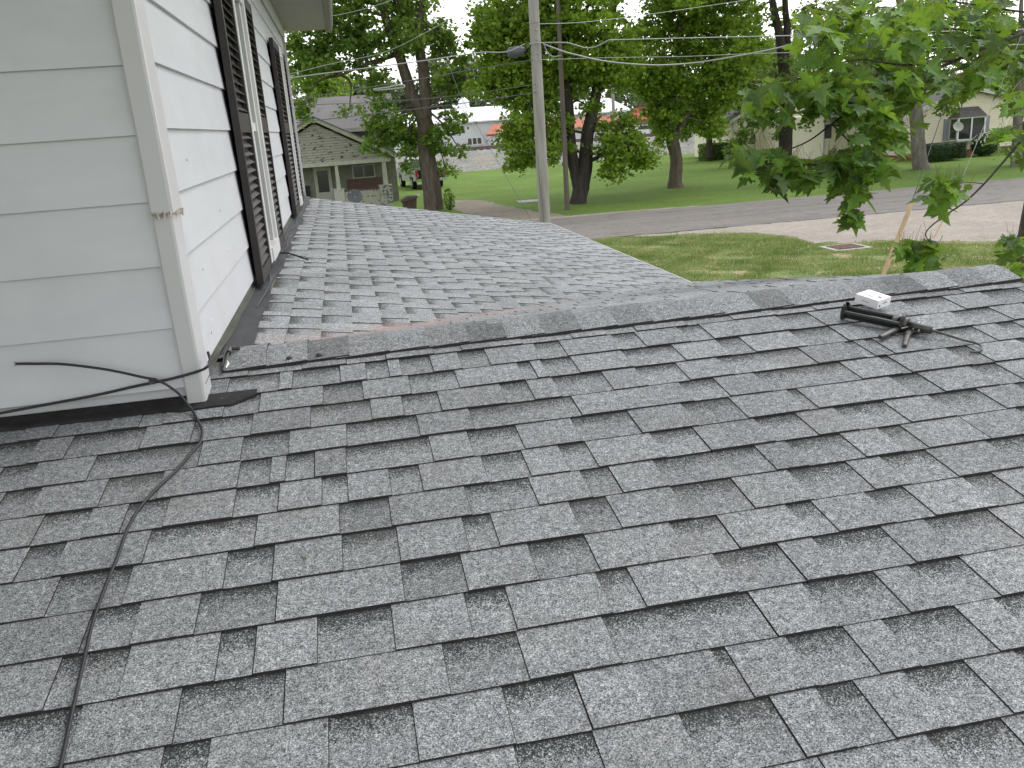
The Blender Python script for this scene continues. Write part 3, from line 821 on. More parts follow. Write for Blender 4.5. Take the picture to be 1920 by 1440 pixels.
plane_patch('road_edge', [(8.4, 26.16), (22, 25.58), (90, 23.05), (90, 23.3), (22, 25.80), (8.4, 26.34)], .011, M['tar'], .05, .35, 13)
plane_patch('gravel_lot', [(8.7, 26.1), (9.3, 25.7), (10.8, 25.1), (12.0, 24.0), (12.3, 22.6), (12.2, 21.4), (13.0, 21.0), (14.2, 20.6), (15.2, 19.6), (16.5, 18.4), (22, 14.5), (34, 11), (60, 8), (90, 6), (90, 23.3), (22, 25.75)], .008, M['gravel'], .26, .28, 4)
plane_patch('dirt_drive', [(5.4, 32.95), (8.8, 32.8), (7.7, 36.5), (7.2, 40), (6.9, 43), (6.2, 44.9), (5.2, 45.2), (4.9, 42.9), (4.9, 40), (5.3, 36)], .008, M['drive'], .16, .4, 5)
# road edge strip of loose gravel on the far side near the drive
plane_patch('gravel_verge', [(4.5, 32.9), (9.0, 32.76), (13.5, 32.6), (14.0, 32.8), (9.2, 33.35), (4.2, 33.5)], .010, M['gravel'], .08, .3, 6)
plane_patch('concrete_slab', [(8.0, 40.6), (9.2, 40.5), (9.4, 41.6), (8.1, 41.8)], .016, M['concrete'], .05, .3, 7)

# railway embankment
mb = MB(); rows = []; R = random.Random(2)
prof = [(72.6, -.02), (73.6, .25), (75.2, .85), (76.8, 1.45), (78, 1.5), (82, 1.5), (84, 1.0), (300, 1.0)]
for i in range(121):
    x = -120 + i * 3.
    rows.append([Vector((x, y + (R.uniform(-.35, .35) if y < 80 else 0), z + (R.uniform(-.06, .06) if 0 < j < 4 else 0))) for j, (y, z) in enumerate(prof)])
mb.grid(rows); setp(mb.build('railway_embankment', M['ballast']), kind='structure')
tr = thing('railway_track', (0, 78.9, 1.5), 'rusty railway track along the top of the ballast embankment', 'railway track')
for y in (78.0, 79.5):
    mb = MB(); mb.box((-100, y - .035, 1.56), (160, y + .035, 1.74)); mb.build('rail', M['rail'], tr)
mb = MB()
for i in range(430): mb.box((-100 + i * .6, 77.6, 1.48), (-100 + i * .6 + .22, 79.9, 1.57))
setp(mb.build('sleepers', M['polewood_dk'], tr), kind='stuff')

# storm drain grate
dr = thing('storm_drain', (12.45, 20.3, 0), 'rusty storm drain grate set in concrete in the front grass', 'storm drain')
mb = MB(); mb.box((11.95, 19.85, .0), (12.95, 20.75, .03)); mb.build('drain_frame', M['concrete'], dr)
mb = MB(); mb.box((12.08, 19.97, .031), (12.82, 20.63, .034), 0)
for i in range(11): mb.box((12.1 + i * .066, 19.99, .035), (12.13 + i * .066, 20.61, .05))
for y in (20.1, 20.3, 20.5): mb.box((12.09, y - .012, .0352), (12.81, y + .012, .049))
mb.build('grate', M['rust'], dr)

# grass blades where the near lawn is in view
def blades(name, n, xr, yr, hh, keep, z0=.0):
    x = rng.uniform(*xr, n); y = rng.uniform(*yr, n)
    k = keep(x, y); x, y = x[k], y[k]; n = len(x)
    a = rng.uniform(0, 2*np.pi, n); h = rng.uniform(hh*.5, hh*1.3, n); w_ = .006 + .008 * rng.random(n)
    h *= .55 + .5 * np.clip(np.sin(x*2.9 + 2*np.sin(y*1.9)) + rng.normal(0, .4, n), 0, 1.2)
    lx, ly = rng.normal(0, .4, n) * h, rng.normal(0, .4, n) * h
    V = np.empty((n, 3, 3))
    V[:, 0] = np.stack([x - np.cos(a)*w_, y - np.sin(a)*w_, np.full(n, z0)], 1)
    V[:, 1] = np.stack([x + np.cos(a)*w_, y + np.sin(a)*w_, np.full(n, z0)], 1)
    V[:, 2] = np.stack([x + lx, y + ly, z0 + h], 1)
    tone = np.clip(.42 + .16*np.sin(x*1.7 + np.sin(y*1.1)*2) + .14*np.sin(x*4.1 + 2*np.sin(y*3.7)) + .12*np.sin(y*6.3 + 2*np.sin(x*5.)) + .24*rng.normal(0, 1, n), 0, 1)
    return fast_mesh(name, V.reshape(-1, 3), np.arange(n*3).reshape(n, 3), M['grassblade'], None, tone)
def in_front(x, y):
    edge = np.interp(x, [8.7, 9.3, 10.8, 12.0, 12.3, 13.0, 14.2, 15.2, 16.5, 22], [26.1, 25.6, 25.0, 23.9, 21.3, 21, 20.5, 19.5, 18.3, 14.4])
    patch = np.sin(x*1.9 + 1.3*np.sin(y*1.7)) + np.sin(y*2.3 + x*1.5) + .7*np.sin(x*5.1 + 2*np.sin(y*4.)) + rng.normal(0, .5, len(x))
    return (y < edge + rng.normal(-.1, .22, len(x))) & (patch > -1.45) & ~((abs(x - 12.45) < .5) & (abs(y - 20.3) < .45)) & (x > y * .20) & (x < y * 1.05)
g = blades('grass', 260000, (2.9, 18), (7, 26), .085, in_front); setp(g, kind='stuff', label='short mown green and straw coloured grass in front of the road', cat='grass')

# ------------------------------------------------------------------ TREES
def leaves(centers, radii, counts, size, sub=30, subr=.45, dens=1.0):
    """leaf quads in sub clusters inside ellipsoids; returns V, F, tone"""
    Vs, Ts = [], []
    for c, r, n in zip(centers, radii, counts):
        n = int(n * dens); m = max(1, n // sub)
        d = rng.normal(0, 1, (m, 3)); d /= np.linalg.norm(d, axis=1)[:, None]
        rad = rng.random(m) ** (1/2.2)
        cc = np.array(c) + d * rad[:, None] * np.array(r)
        sr = subr * rng.uniform(.5, 1.25, m)
        ctone = rng.uniform(0.1, .9, m)
        idx = np.repeat(np.arange(m), sub)
        k = len(idx)
        p = cc[idx] + rng.normal(0, .5, (k, 3)) * sr[idx][:, None] * np.array([1, 1, .55])
        nrm = rng.normal(0, 1, (k, 3)) + np.array([0, 0, 1.1]); nrm /= np.linalg.norm(nrm, axis=1)[:, None]
        t = np.cross(nrm, rng.normal(0, 1, (k, 3))); t /= np.linalg.norm(t, axis=1)[:, None] + 1e-9
        b = np.cross(nrm, t)
        s = size * rng.uniform(.6, 1.25, k)[:, None]
        q = np.stack([p - t*s*.55, p + b*s*.42 + t*s*.08, p + t*s*.6, p - b*s*.42 + t*s*.08], 1)
        q[:, 1] += nrm * s * .12; q[:, 3] += nrm * s * .12
        Vs.append(q.reshape(-1, 3)); Ts.append(np.clip(ctone[idx] * .6 + rng.uniform(0, .4, k), 0, 1))
    V = np.concatenate(Vs); T = np.concatenate(Ts)
    return V, np.arange(len(V)).reshape(-1, 4), T
def clump_px(px, py, Y, rx, ry, dy, n):
    """an ellipsoid of foliage given where it stands; radii in metres from its extent in the photo"""
    s = Y / (FOC * .95)
    return at(px, py, Y), (rx * s, dy, ry * s), n
def tree(name, base, label, limbs, clumps, leafm, barkm, size=.17, sub=30, subr=.45, dens=.85, group='large trees beyond the road'):
    t = thing(name, base, label, 'tree', group)
    mb = MB()
    for pts, rads in limbs:
        pp = cpath(pts, 5); rr = []
        n = len(pts)
        for i in range(len(pp)):
            u = i / (len(pp) - 1) * (n - 1); j = min(int(u), n - 2); rr.append(rads[j] + (rads[j+1] - rads[j]) * (u - j))
        mb.tube(pp, rr, 12, wob=.05)
    mb.build('trunk', barkm, t, True)
    C, Rr, K = zip(*clumps)
    # twigs that carry the clumps
    tw = MB(); ends = [pts[-1] for pts, _ in limbs] + [pts[len(pts)//2] for pts, _ in limbs] + [pts[-2] for pts, _ in limbs]
    for c in C:
        e = min(ends, key=lambda q: (Vector(q) - Vector(c)).length + abs(Vector(q).z - c.z) * .5)
        e = Vector(e); c = Vector(c); mid = e.lerp(c, .5) + Vector((random.uniform(-.3, .3), random.uniform(-.3, .3), .35))
        tw.tube(cpath([e, mid, c], 4), [.07 - .0065 * i for i in range(9)], 6)
        for _ in range(0):
            d = Vector((random.uniform(-1, 1), random.uniform(-1, 1), random.uniform(-.7, .8)))
            tw.tube([mid.lerp(c, .5), c + Vector((d.x * 1.1, d.y * 1.1, d.z * .8))], [.03, .008], 5)
    tw.build('branches', barkm, t, True)
    V, F, T = leaves(C, Rr, K, size, sub=sub, subr=subr, dens=dens)
    fast_mesh('crown', V, F, leafm, t, T)
    return t
def A(px, py, Y): return at(px, py, Y)
def up_crown(cx, cy, z0, z1, r, n, k):
    out = []
    for i in range(k):
        a = random.uniform(0, 6.28); rr = r * math.sqrt(random.random()) * .8
        z = random.uniform(z0, z1)
        out.append((Vector((cx + rr*math.cos(a), cy + rr*math.sin(a), z)), (r*.4, r*.4, r*.28), n))
    return out

# left tree with two stems
Y = 41.
cl = []
for px, py, rx, ry, n, dy in ((620, 50, 60, 45, 2400, 1.6), (690, 80, 60, 40, 2100, 1.6), (585, 100, 45, 35, 1500, 1.4), (650, 10, 80, 36, 2600, 2.), (770, 20, 50, 34, 1500, 1.5), (840, 85, 34, 26, 1000, 1.), (555, 95, 22, 40, 700, 1.),
        (800, 60, 40, 26, 900, 1.2), (760, 70, 40, 30, 900, 1.3), (835, 150, 26, 34, 900, .9), (866, 155, 22, 24, 450, .8), (700, 150, 36, 22, 420, 1.), (712, 200, 18, 34, 560, .6), (718, 255, 24, 34, 650, .6), (693, 235, 12, 30, 220, .5), (690, 275, 12, 18, 150, .4),
        (765, 262, 40, 30, 1500, 1.1), (745, 225, 30, 16, 420, .9), (822, 262, 26, 34, 900, 1.), (845, 225, 24, 26, 480, .9), (568, 195, 18, 32, 500, .7), (575, 140, 30, 18, 420, 1.), (865, 285, 16, 14, 130, .5), (660, 125, 40, 18, 420, 1.), (835, 315, 16, 16, 160, .6), (615, 125, 34, 16, 360, 1.), (870, 110, 16, 16, 160, .6), (655, 205, 22, 8, 110, .4), (760, 310, 16, 16, 160, .5)):
    cl.append(clump_px(px, py, Y + random.uniform(-1, 1), rx, ry, dy, n))
cl += up_crown(2.2, 41, 9.5, 15, 5.5, 1500, 12)
b = A(812, 396, Y); b.z = 0
tree('maple_tree', b, 'tall maple whose thick grey trunk forks into two stems, beside the pickup truck',
     [([A(814, 402, Y), A(813, 385, Y), A(808, 340, Y), A(800, 290, Y), A(797, 240, Y), A(798, 205, Y), A(794, 134, Y), A(787, 90, Y), A(790, 20, Y), A(800, -80, Y)], [.56, .46, .42, .38, .36, .27, .25, .22, .16, .1]),
      ([A(800, 262, Y), A(790, 220, Y), A(770, 172, Y), A(757, 130, Y), A(746, 96, Y), A(722, 30, Y), A(700, -90, Y)], [.26, .28, .26, .24, .22, .18, .1]),
      ([A(790, 95, Y), A(770, 50, Y), A(745, 0, Y)], [.14, .11, .06]),
      ([A(748, 100, Y), A(690, 120, Y), A(640, 140, Y - .5)], [.12, .08, .04]),
      ([A(798, 200, Y), A(840, 170, Y), A(872, 150, Y)], [.12, .08, .03])], cl, M['leafA'], M['bark'], .19)
# centre tree with a V trunk
Y = 38.
cl = []
for px, py, rx, ry, n, dy in ((960, 60, 70, 50, 3600, 2.2), (940, 135, 42, 36, 1700, 1.6), (1050, 40, 80, 60, 3800, 2.5), (1120, 90, 80, 60, 3400, 2.2), (1010, 130, 60, 50, 2600, 2.), (1080, 150, 55, 35, 1500, 1.6), (980, 190, 40, 30, 900, 1.3), (1160, 135, 40, 34, 1500, 1.6), (915, 55, 26, 40, 900, 1.2),
        (1000, 255, 45, 34, 900, 1.1), (968, 262, 36, 32, 800, 1.), (1035, 275, 36, 30, 650, 1.), (975, 305, 30, 16, 500, .7), (1168, 262, 34, 20, 800, 1.), (1185, 288, 38, 28, 1250, 1.), (1150, 290, 32, 34, 1100, .9), (1205, 300, 20, 16, 330, .6), (1112, 208, 24, 20, 330, 1.), (985, 225, 44, 14, 420, 1.), (1045, 238, 34, 16, 380, .9), (1165, 228, 30, 16, 380, .9), (1130, 245, 14, 16, 150, .7), (950, 160, 50, 30, 1300, 1.2), (1025, 205, 28, 14, 320, .9), (1150, 325, 20, 12, 200, .5), (905, 165, 22, 20, 260, .8)):
    cl.append(clump_px(px, py, Y + random.uniform(-1.3, 1), rx, ry, dy, n))
cl += up_crown(10.3, 38, 8.5, 14, 6, 1900, 14)
b = A(1085, 386, Y); b.z = 0
tree('maple_tree', b, 'big bright green maple with a V shaped trunk beside the thin brown pole',
     [([A(1083, 390, Y), A(1085, 375, Y), A(1090, 350, Y), A(1097, 310, Y), A(1102, 250, Y), A(1115, 190, Y), A(1130, 120, Y), A(1150, 20, Y), A(1160, -80, Y)], [.5, .36, .36, .32, .27, .24, .2, .14, .08]),
      ([A(1086, 352, Y), A(1076, 310, Y), A(1069, 260, Y), A(1066, 200, Y), A(1060, 120, Y), A(1045, 20, Y), A(1040, -80, Y)], [.28, .25, .24, .22, .18, .13, .07]),
      ([A(1068, 250, Y), A(1052, 220, Y), A(1035, 190, Y), A(1000, 150, Y)], [.14, .11, .09, .05]),
      ([A(1100, 305, Y), A(1130, 290, Y - .4), A(1165, 270, Y - .8)], [.1, .07, .03]),
      ([A(1118, 180, Y), A(1150, 130, Y), A(1190, 90, Y)], [.14, .1, .05])], cl, M['leafB'], M['bark_dk'], .18, dens=1.25)
# right tree
Y = 41.5
cl = []
for px, py, rx, ry, n, dy in ((1260, 60, 80, 60, 3800, 2.3), (1340, 90, 60, 60, 2800, 2.), (1200, 110, 50, 55, 2200, 1.8), (1260, 150, 70, 45, 3000, 2.), (1330, 170, 55, 45, 2200, 1.6), (1250, 215, 38, 34, 1700, 1.4), (1300, 225, 50, 34, 1900, 1.4), (1335, 240, 20, 20, 450, 1.), (1238, 258, 16, 14, 260, .8), (1370, 30, 60, 50, 2300, 2.), (1280, 5, 70, 40, 2300, 2.), (1375, 150, 35, 50, 1200, 1.3), (1400, 95, 35, 50, 1100, 1.3), (1215, 160, 30, 28, 900, 1.3)):
    cl.append(clump_px(px, py, Y + random.uniform(-1.2, 1.2), rx, ry, dy, n))
cl += up_crown(17, 41.5, 8.5, 13, 5, 1700, 10)
b = A(1266, 356, Y); b.z = 0
tree('maple_tree', b, 'round crowned maple with a short single trunk, right of the V trunk maple',
     [([A(1266, 359, Y), A(1266, 340, Y), A(1268, 300, Y), A(1262, 270, Y), A(1255, 230, Y), A(1262, 160, Y), A(1275, 60, Y), A(1280, -40, Y)], [.5, .34, .30, .30, .24, .2, .15, .08]),
      ([A(1262, 270, Y), A(1285, 220, Y), A(1310, 170, Y), A(1340, 100, Y)], [.2, .15, .12, .05]),
      ([A(1258, 240, Y), A(1235, 200, Y), A(1210, 140, Y)], [.15, .12, .06])], cl, M['leafB'], M['bark'], .18, dens=1.25)
# small dark tree behind
Y = 60.
cl = [clump_px(px, py, Y, rx, ry, 1.5, n) for px, py, rx, ry, n in ((1340, 180, 60, 60, 3000), (1400, 140, 50, 70, 2600), (1330, 235, 26, 24, 900))]
b = A(1331, 294, Y); b.z = 0
tree('tree', b, 'thin dark trunked tree behind, left of the yellow house', [([A(1331, 296, Y), A(1330, 250, Y), A(1335, 180, Y), A(1350, 100, Y)], [.26, .2, .16, .08])], cl, M['leafC'], M['bark_dk'], .22)
# tall tree in front of the yellow house
Y = 52.
cl = []
for px, py, rx, ry, n, dy in ((1400, 60, 50, 70, 2200, 2.), (1520, 30, 80, 40, 1500, 2.), (1450, 150, 60, 45, 2200, 1.8), (1540, 130, 60, 50, 2000, 1.8), (1392, 255, 20, 14, 420, .7), (1424, 226, 30, 13, 560, .8), (1374, 280, 16, 16, 330, .6), (1455, 240, 12, 26, 260, .6), (1510, 232, 12, 14, 120, .5), (1545, 190, 30, 12, 300, .8), (1385, 180, 34, 26, 1000, 1.), (1590, 170, 50, 50, 1600, 1.6), (1600, 60, 60, 60, 1500, 2.), (1575, 218, 18, 14, 160, .6)):
    cl.append(clump_px(px, py, Y + random.uniform(-1.2, 1.2), rx, ry, dy, n))
cl += up_crown(27.5, 52, 11, 17, 5, 1200, 9)
b = A(1472, 305, Y); b.z = 0
tree('tree', b, 'tall dark tree with two bare upright stems before the yellow house',
     [([A(1470, 312, Y), A(1472, 290, Y), A(1474, 230, Y), A(1472, 150, Y), A(1462, 70, Y), A(1448, 0, Y), A(1440, -80, Y)], [.5, .42, .40, .36, .26, .2, .1]),
      ([A(1472, 130, Y), A(1476, 60, Y), A(1472, 0, Y), A(1480, -80, Y)], [.26, .22, .18, .1]),
      ([A(1474, 55, Y), A(1495, 35, Y), A(1520, 15, Y)], [.1, .07, .03])], cl, M['leafC'], M['bark_dk'], .2)
# big trunk right of centre
Y = 40.
cl = []
for px, py, rx, ry, n, dy in ((1700, 60, 80, 50, 2000, 2.), (1790, 90, 80, 50, 2200, 2.), (1650, 120, 60, 50, 1800, 2.), (1860, 60, 60, 50, 1300, 2.), (1740, 20, 90, 30, 1500, 2.), (1640, 180, 40, 34, 1000, 1.2), (1790, 172, 26, 22, 380, .8), (1770, 205, 18, 12, 160, .6), (1690, 160, 50, 40, 1300, 1.4), (1600, 40, 50, 50, 900, 1.6)):
    cl.append(clump_px(px, py, Y + random.uniform(-1.2, 1.2), rx, ry, dy, n))
cl += up_crown(29, 40, 9, 14, 5.5, 1300, 9)
b = A(1728, 324, Y); b.z = 0
tree('maple_tree', b, 'maple with a thick pale trunk beside the clipped hedge',
     [([A(1730, 326, Y), A(1729, 318, Y), A(1724, 300, Y), A(1721, 260, Y), A(1716, 200, Y), A(1705, 120, Y), A(1690, 20, Y), A(1680, -60, Y)], [.62, .42, .37, .34, .30, .24, .18, .1]),
      ([A(1716, 200, Y), A(1750, 120, Y), A(1800, 60, Y)], [.18, .13, .06])], cl, M['leafA'], M['bark_lt'], .18, dens=1.15)
# right edge tree
Y = 37.
cl = []
for px, py, rx, ry, n, dy in ((1915, 190, 20, 34, 600, .8), (1905, 110, 40, 34, 1000, 1.3), (1908, 245, 14, 24, 220, .6), (1955, 200, 36, 60, 1300, 1.5), (1960, 80, 60, 60, 1800, 2.), (1900, 290, 18, 20, 160, .7)):
    cl.append(clump_px(px, py, Y + random.uniform(-.8, .8), rx, ry, dy, n))
cl += up_crown(33, 37, 8, 12, 4, 1200, 5)
b = A(1906, 325, Y); b.z = 0
tree('maple_tree', b, 'maple with a slim pale trunk at the right edge of the view',
     [([A(1903, 332, Y), A(1904, 318, Y), A(1907, 260, Y), A(1909, 200, Y), A(1912, 120, Y), A(1915, 0, Y)], [.34, .24, .21, .2, .16, .08])], cl, M['leafA'], M['bark_lt'], .18)
# trees behind the houses and the railway: a row of individual far trees
R = random.Random(31)
far = []
for i in range(26):
    far.append((-26 + i * 5.6 + R.uniform(-1.5, 1.5), R.uniform(112, 132), R.uniform(9.5, 13)))
C = []
for i, (x, y, h) in enumerate(far):
    for q in range(10):
        C.append((Vector((x + R.uniform(-2.9, 2.9), y + R.uniform(-2, 2), 1 + h * R.uniform(.1, .9))), (2.4, 2., 1.9), 330))
a, b_, c_ = zip(*C); V, F, T = leaves(a, b_, c_, .5, sub=11, subr=1.)
setp(fast_mesh('distant_woods', V, F, M['leafF'], None, T), 'hazy grey green belt of far woods beyond the white building', 'woods', kind='stuff')
# nearer bright trees behind the old house and the yellow house
for (px, py, Y, rx, ry, n, lbl, lm) in ((600, 165, 74, 70, 45, 3600, 'pale green tree behind the roof of the old peeling house', 'leafB'), (1560, 185, 66, 90, 42, 4200, 'dark leafy tree right behind the middle of the yellow house', 'leafC'), (1700, 165, 62, 80, 45, 4000, 'leafy tree behind the hidden ridge of the yellow house', 'leafA'), (1890, 170, 64, 80, 45, 4000, 'pale leafy tree behind the yellow house gable', 'leafA'), (1240, 175, 96, 60, 30, 2400, 'bare stemmed grey green tree behind the red roofed house', 'leafF'), (1425, 120, 85, 60, 60, 3000, 'wide dark tree far behind, left of the two bare stems', 'leafC')):
    b = at(px, 300, Y); b.z = 0
    c = at(px, py, Y)
    cl = [clump_px(px + R.uniform(-.6, .6) * rx, py + R.uniform(-.6, .6) * ry, Y + R.uniform(-1.5, 1.5), rx * .5, ry * .5, 2., n // 7) for _ in range(7)]
    tree('tree', b, lbl, [([b, b.lerp(c, .5), c], [.35, .25, .12])], cl, M[lm], M['bark'], .3, sub=18, subr=.7, group='trees standing behind the houses')

# ------------------------------------------------------------------ POLES AND WIRES
PY = 23.
pb = at(1021, 418, PY); pb.z = 0
pole = thing('utility_pole', (pb.x, PY, 0), 'tall weathered grey wooden utility pole standing right behind the shingle roof', 'utility pole')
mb = MB(); px_top = pb.x + .05
zz = [0, 1, 2, 3, 4, 5, 6, 7, 8.6]
mb.tube([(pb.x + .006 * z, PY, z) for z in zz], [.160 - .0045 * z for z in zz], 18, wob=.008); mb.build('pole_shaft', M['polewood'], pole, True)
for z in (5.85, 5.62, 5.3):
    mb = MB(); mb.tube([(pb.x + .04, PY - .15, z), (pb.x + .04, PY - .19, z)], .02, 8); mb.build('pole_bolt', M['steel'], pole, True)
mb = MB()
p = at(1000, 42, PY - .17); mb.tube([p + Vector((-.17, .03, 0)), p + Vector((.17, .03, 0))], .008, 6)
mb.build('wire_bracket', M['steel'], pole, True)
mb = MB(); mb.tube(cpath([at(1008, 290, PY - .16), at(1012, 340, PY - .175), at(1017, 380, PY - .18), at(1020, 425, PY - .18), Vector((pb.x, PY - .19, .1))], 5), .008, 6); mb.build('ground_wire', M['wiredk'], pole, True)
b2 = at(1064, 396, 35.6); b2.z = 0
mb = MB(); mb.tube([(b2.x + .004 * z, 35.6, z) for z in (0, 1.5, 3, 4.5, 6, 7.5, 9)], [.108, .104, .10, .096, .092, .09, .08], 14, wob=.01)
setp(mb.build('utility_pole', M['polewood_dk'], None, True), 'thin dark brown wooden pole on the lawn beside the V trunk maple', 'utility pole')
b3 = at(1152, 240, 84)
mb = MB(); mb.tube([(b3.x, 84, 1), (b3.x - .05, 84, 5), (b3.x - .1, 84, 11)], [.16, .15, .12], 10); mb.box((b3.x - .1 - 1.1, 83.9, 7.4), (b3.x + 1., 84, 7.55))
setp(mb.build('utility_pole', M['polewood'], None, True), 'far thin utility pole before the right end of the white building', 'utility pole')

def wire(name, pts, r, matl, label, cat='cable'):
    mb = MB(); mb.tube(cpath([at(x, y, Y) for x, y, Y in pts], 6), r * .78, 6); o = mb.build(name, matl, None, True); setp(o, label, cat, 'overhead wires at the pole'); return o
a = PY - .2
wire('overhead_wire', [(2100, 50, 24), (1800, 58, 23.6), (1512, 66, 23.2), (1300, 71, 23), (1141, 75, a)], .016, M['wire'], 'topmost straight pale wire running right from the utility pole')
wire('overhead_wire', [(1141, 75, a), (1120, 86, a), (1100, 90, a), (1078, 84, a), (1060, 80, a), (1020, 80, a), (992, 82, a)], .017, M['wire'], 'short curved pale jumper wire at the right of the utility pole top')
wire('overhead_wire', [(1018, 82, a), (1055, 96, a), (1085, 104, a), (1130, 114, a), (1185, 120, a), (1240, 122, a), (1300, 118, 22.8), (1360, 109, 22.5), (1420, 98, 22.2), (1480, 84, 22), (1560, 58, 21.6), (1650, 25, 21.2), (1750, -20, 21)], .024, M['wire'], 'thick twisted grey cable sagging to the right of the utility pole')
wire('overhead_wire', [(1012, 112, a), (1150, 108, 23), (1280, 106, 23), (1400, 101, 23), (1535, 97, 23), (1800, 88, 23), (2100, 75, 23)], .010, M['wire'], 'thin wire running right just below the sagging thick cable')
wire('overhead_wire', [(1012, 45, a), (1100, 41, 25), (1230, 25, 27), (1400, 0, 30)], .010, M['wire'], 'thin wire rising right from the pole through the bright maple')
wire('overhead_wire', [(1020, 84, a), (1028, 100, a), (1038, 106, a), (1052, 104, a)], .014, M['wire'], 'little hanging wire loop right of the pole bolts')
wire('overhead_wire', [(250, 190, 22), (420, 165, 22.2), (545, 146, 22.4), (700, 126, 22.6), (800, 113, 22.7), (860, 104, 22.8), (905, 98, a), (950, 97, a), (985, 82, a)], .018, M['wire'], 'pale heavy wire running left from the utility pole past the house corner')
wire('overhead_wire', [(250, 232, 22), (420, 208, 22.2), (548, 187, 22.4), (700, 162, 22.6), (800, 146, 22.8), (900, 128, 23), (1000, 112, a)], .012, M['wiredk'], 'dark wire below the pale heavy one, left of the pole')
wire('overhead_wire', [(300, 230, 22), (560, 199, 22.4), (700, 192, 22.6), (850, 180, 22.8), (1005, 158, a)], .010, M['wiredk'], 'dark wire crossing just above the old house roof')
wire('overhead_wire', [(300, 262, 22), (560, 230, 22.4), (700, 213, 22.6), (850, 196, 22.8), (1007, 173, a)], .012, M['wiredk'], 'lowest dark wire crossing the old house roof and the double stemmed maple')
wire('overhead_wire', [(500, 150, 26), (620, 120, 25), (720, 98, 24.5), (800, 60, 24), (885, 12, 23.5), (960, -25, 23)], .011, M['wire'], 'wire rising steeply across the white sky gap, left of the pole')
wire('overhead_wire', [(500, 45, 26), (612, 32, 25), (700, 12, 24), (760, -10, 24)], .010, M['wire'], 'thin wire just right of the gutter end high on the left')
wire('guy_wire', [(845, 130, 27), (864, 180, 26.2), (900, 245, 25), (940, 315, 24), (999, 418, 22.6)], .008, M['wiredk'], 'thin guy wire slanting down left of the utility pole', 'guy wire')
mb = MB(); 
mb.tube([at(x, y, PY + .1) for x, y in ((952, 101), (957, 99), (975, 96), (982, 95))], [.09, .14, .13, .09], 12)
mb.tube([at(982, 95, PY + .1), at(996, 84, PY - .05)], .015, 6)
setp(mb.build('splice_case', M['dish'], None, True), 'dark cylindrical splice case hanging on the wires just left of the pole', 'splice case')
# cable storage loop
pts = [at(x, y, 22.6) for x, y in ((700, 167), (725, 164), (745, 160), (757, 160), (757, 164), (742, 166), (722, 168), (704, 169))]
mb = MB(); mb.tube(cpath(pts + [pts[0]], 6), .018, 6); setp(mb.build('cable_loop', M['wire'], None, True), 'narrow bright loop of spare cable hanging in front of the double stemmed maple', 'cable loop')
for (x, y) in ((896, 99), (875, 103)): pass

# guy wires with guards on the right
g1 = thing('guy_guard', at(1657, 512, 15.6), 'pale wooden stake guard slanting up from behind the ridge', 'guy guard')
ga = Vector((10.4, 15.6, -.0)); 
A0, A1, A2 = at(1655, 518, 15.6), at(1710, 380, 15.9), at(1783, 165, 16.4)
dd = (A1 - A0).normalized()
mb = MB(); sv = dd.cross(Vector((0, 1, 0))).normalized() * .032; tv = Vector((0, .032, 0))
Ab = A0 - dd * .9
mb.prism([Ab - sv - tv, Ab + sv - tv, Ab + sv + tv, Ab - sv + tv], A1 - Ab); mb.build('guard', M['guardwood'], g1)
mb = MB(); mb.tube([A1 - dd * .1, A2, A2 + (A2 - A1) * .8], .010, 6); mb.build('wire', M['wiredk'], g1, True)
g2 = thing('guy_guard', at(1750, 447, 20.5), 'thin pale guy wire cover over the gravel, right of the wooden stake', 'guy guard')
B0, B1, B2 = at(1748, 452, 20.4), at(1785, 380, 20.6), at(1862, 195, 21)
mb = MB(); mb.tube([B0, B1], .020, 8); mb.build('guard', M['guardwood'], g2, True)
mb = MB(); mb.tube([B1, B2, B2 + (B2 - B1)], .008, 6); mb.build('wire', M['wire'], g2, True)

# ------------------------------------------------------------------ OLD HOUSE
oh = thing('old_house', (0, 47, 0), 'old white house with peeling gabled front porch and grey roof beyond the shingles', 'house')
fy = 45.5; xl, xr = -4.6, 2.35; zbeam = 2.25; apx, apz = -1.05, 4.25
mb = MB()
def gx0(z): return (z - zbeam) / (apz - zbeam) * (apx - (xl - .2)) + xl - .2
def gx1(z): return xr + .3 - (z - zbeam) / (apz - zbeam) * (xr + .3 - apx)
lap(mb, (0, fy, 0), (1, 0, 0), (0, -1, 0), zbeam + .12, apz - .05, .125, .045, gx0, gx1, gap=.02)
mb.prism([(xl, fy + .03, zbeam), (xr, fy + .03, zbeam), (apx, fy + .03, apz - .02)], (0, .1, 0))
mb.build('gable_wall', M['oldwall'], oh)
mb = MB()
mb.box((xl - .1, fy - .06, zbeam - .06), (xr + .15, fy + .05, zbeam + .13))
for (xa, za, xb_, zb_) in ((xl - .45, zbeam + .02, apx, apz + .12), (xr + .48, zbeam + .06, apx, apz + .12)):
    d = Vector((xb_ - xa, 0, zb_ - za)).normalized(); n_ = Vector((-d.z, 0, d.x)) 
    if n_.z < 0: n_ = -n_
    p, q = Vector((xa, fy - .25, za)), Vector((xb_, fy - .25, zb_))
    mb.prism([p, q, q + n_ * .18, p + n_ * .18], (0, .06, 0))
mb.build('gable_trim', M['oldtrim'], oh)
mb = MB()
for (xa, za) in ((xl - .5, zbeam + .05), (xr + .52, zbeam + .09)):
    mb.prism([(xa, fy - .3, za + .16), (apx, fy - .3, apz + .30), (apx, fy - .3, apz + .37), (xa, fy - .3, za + .23)], (0, 3.6, 0))
mb.build('porch_roof', M['oldroof'], oh)
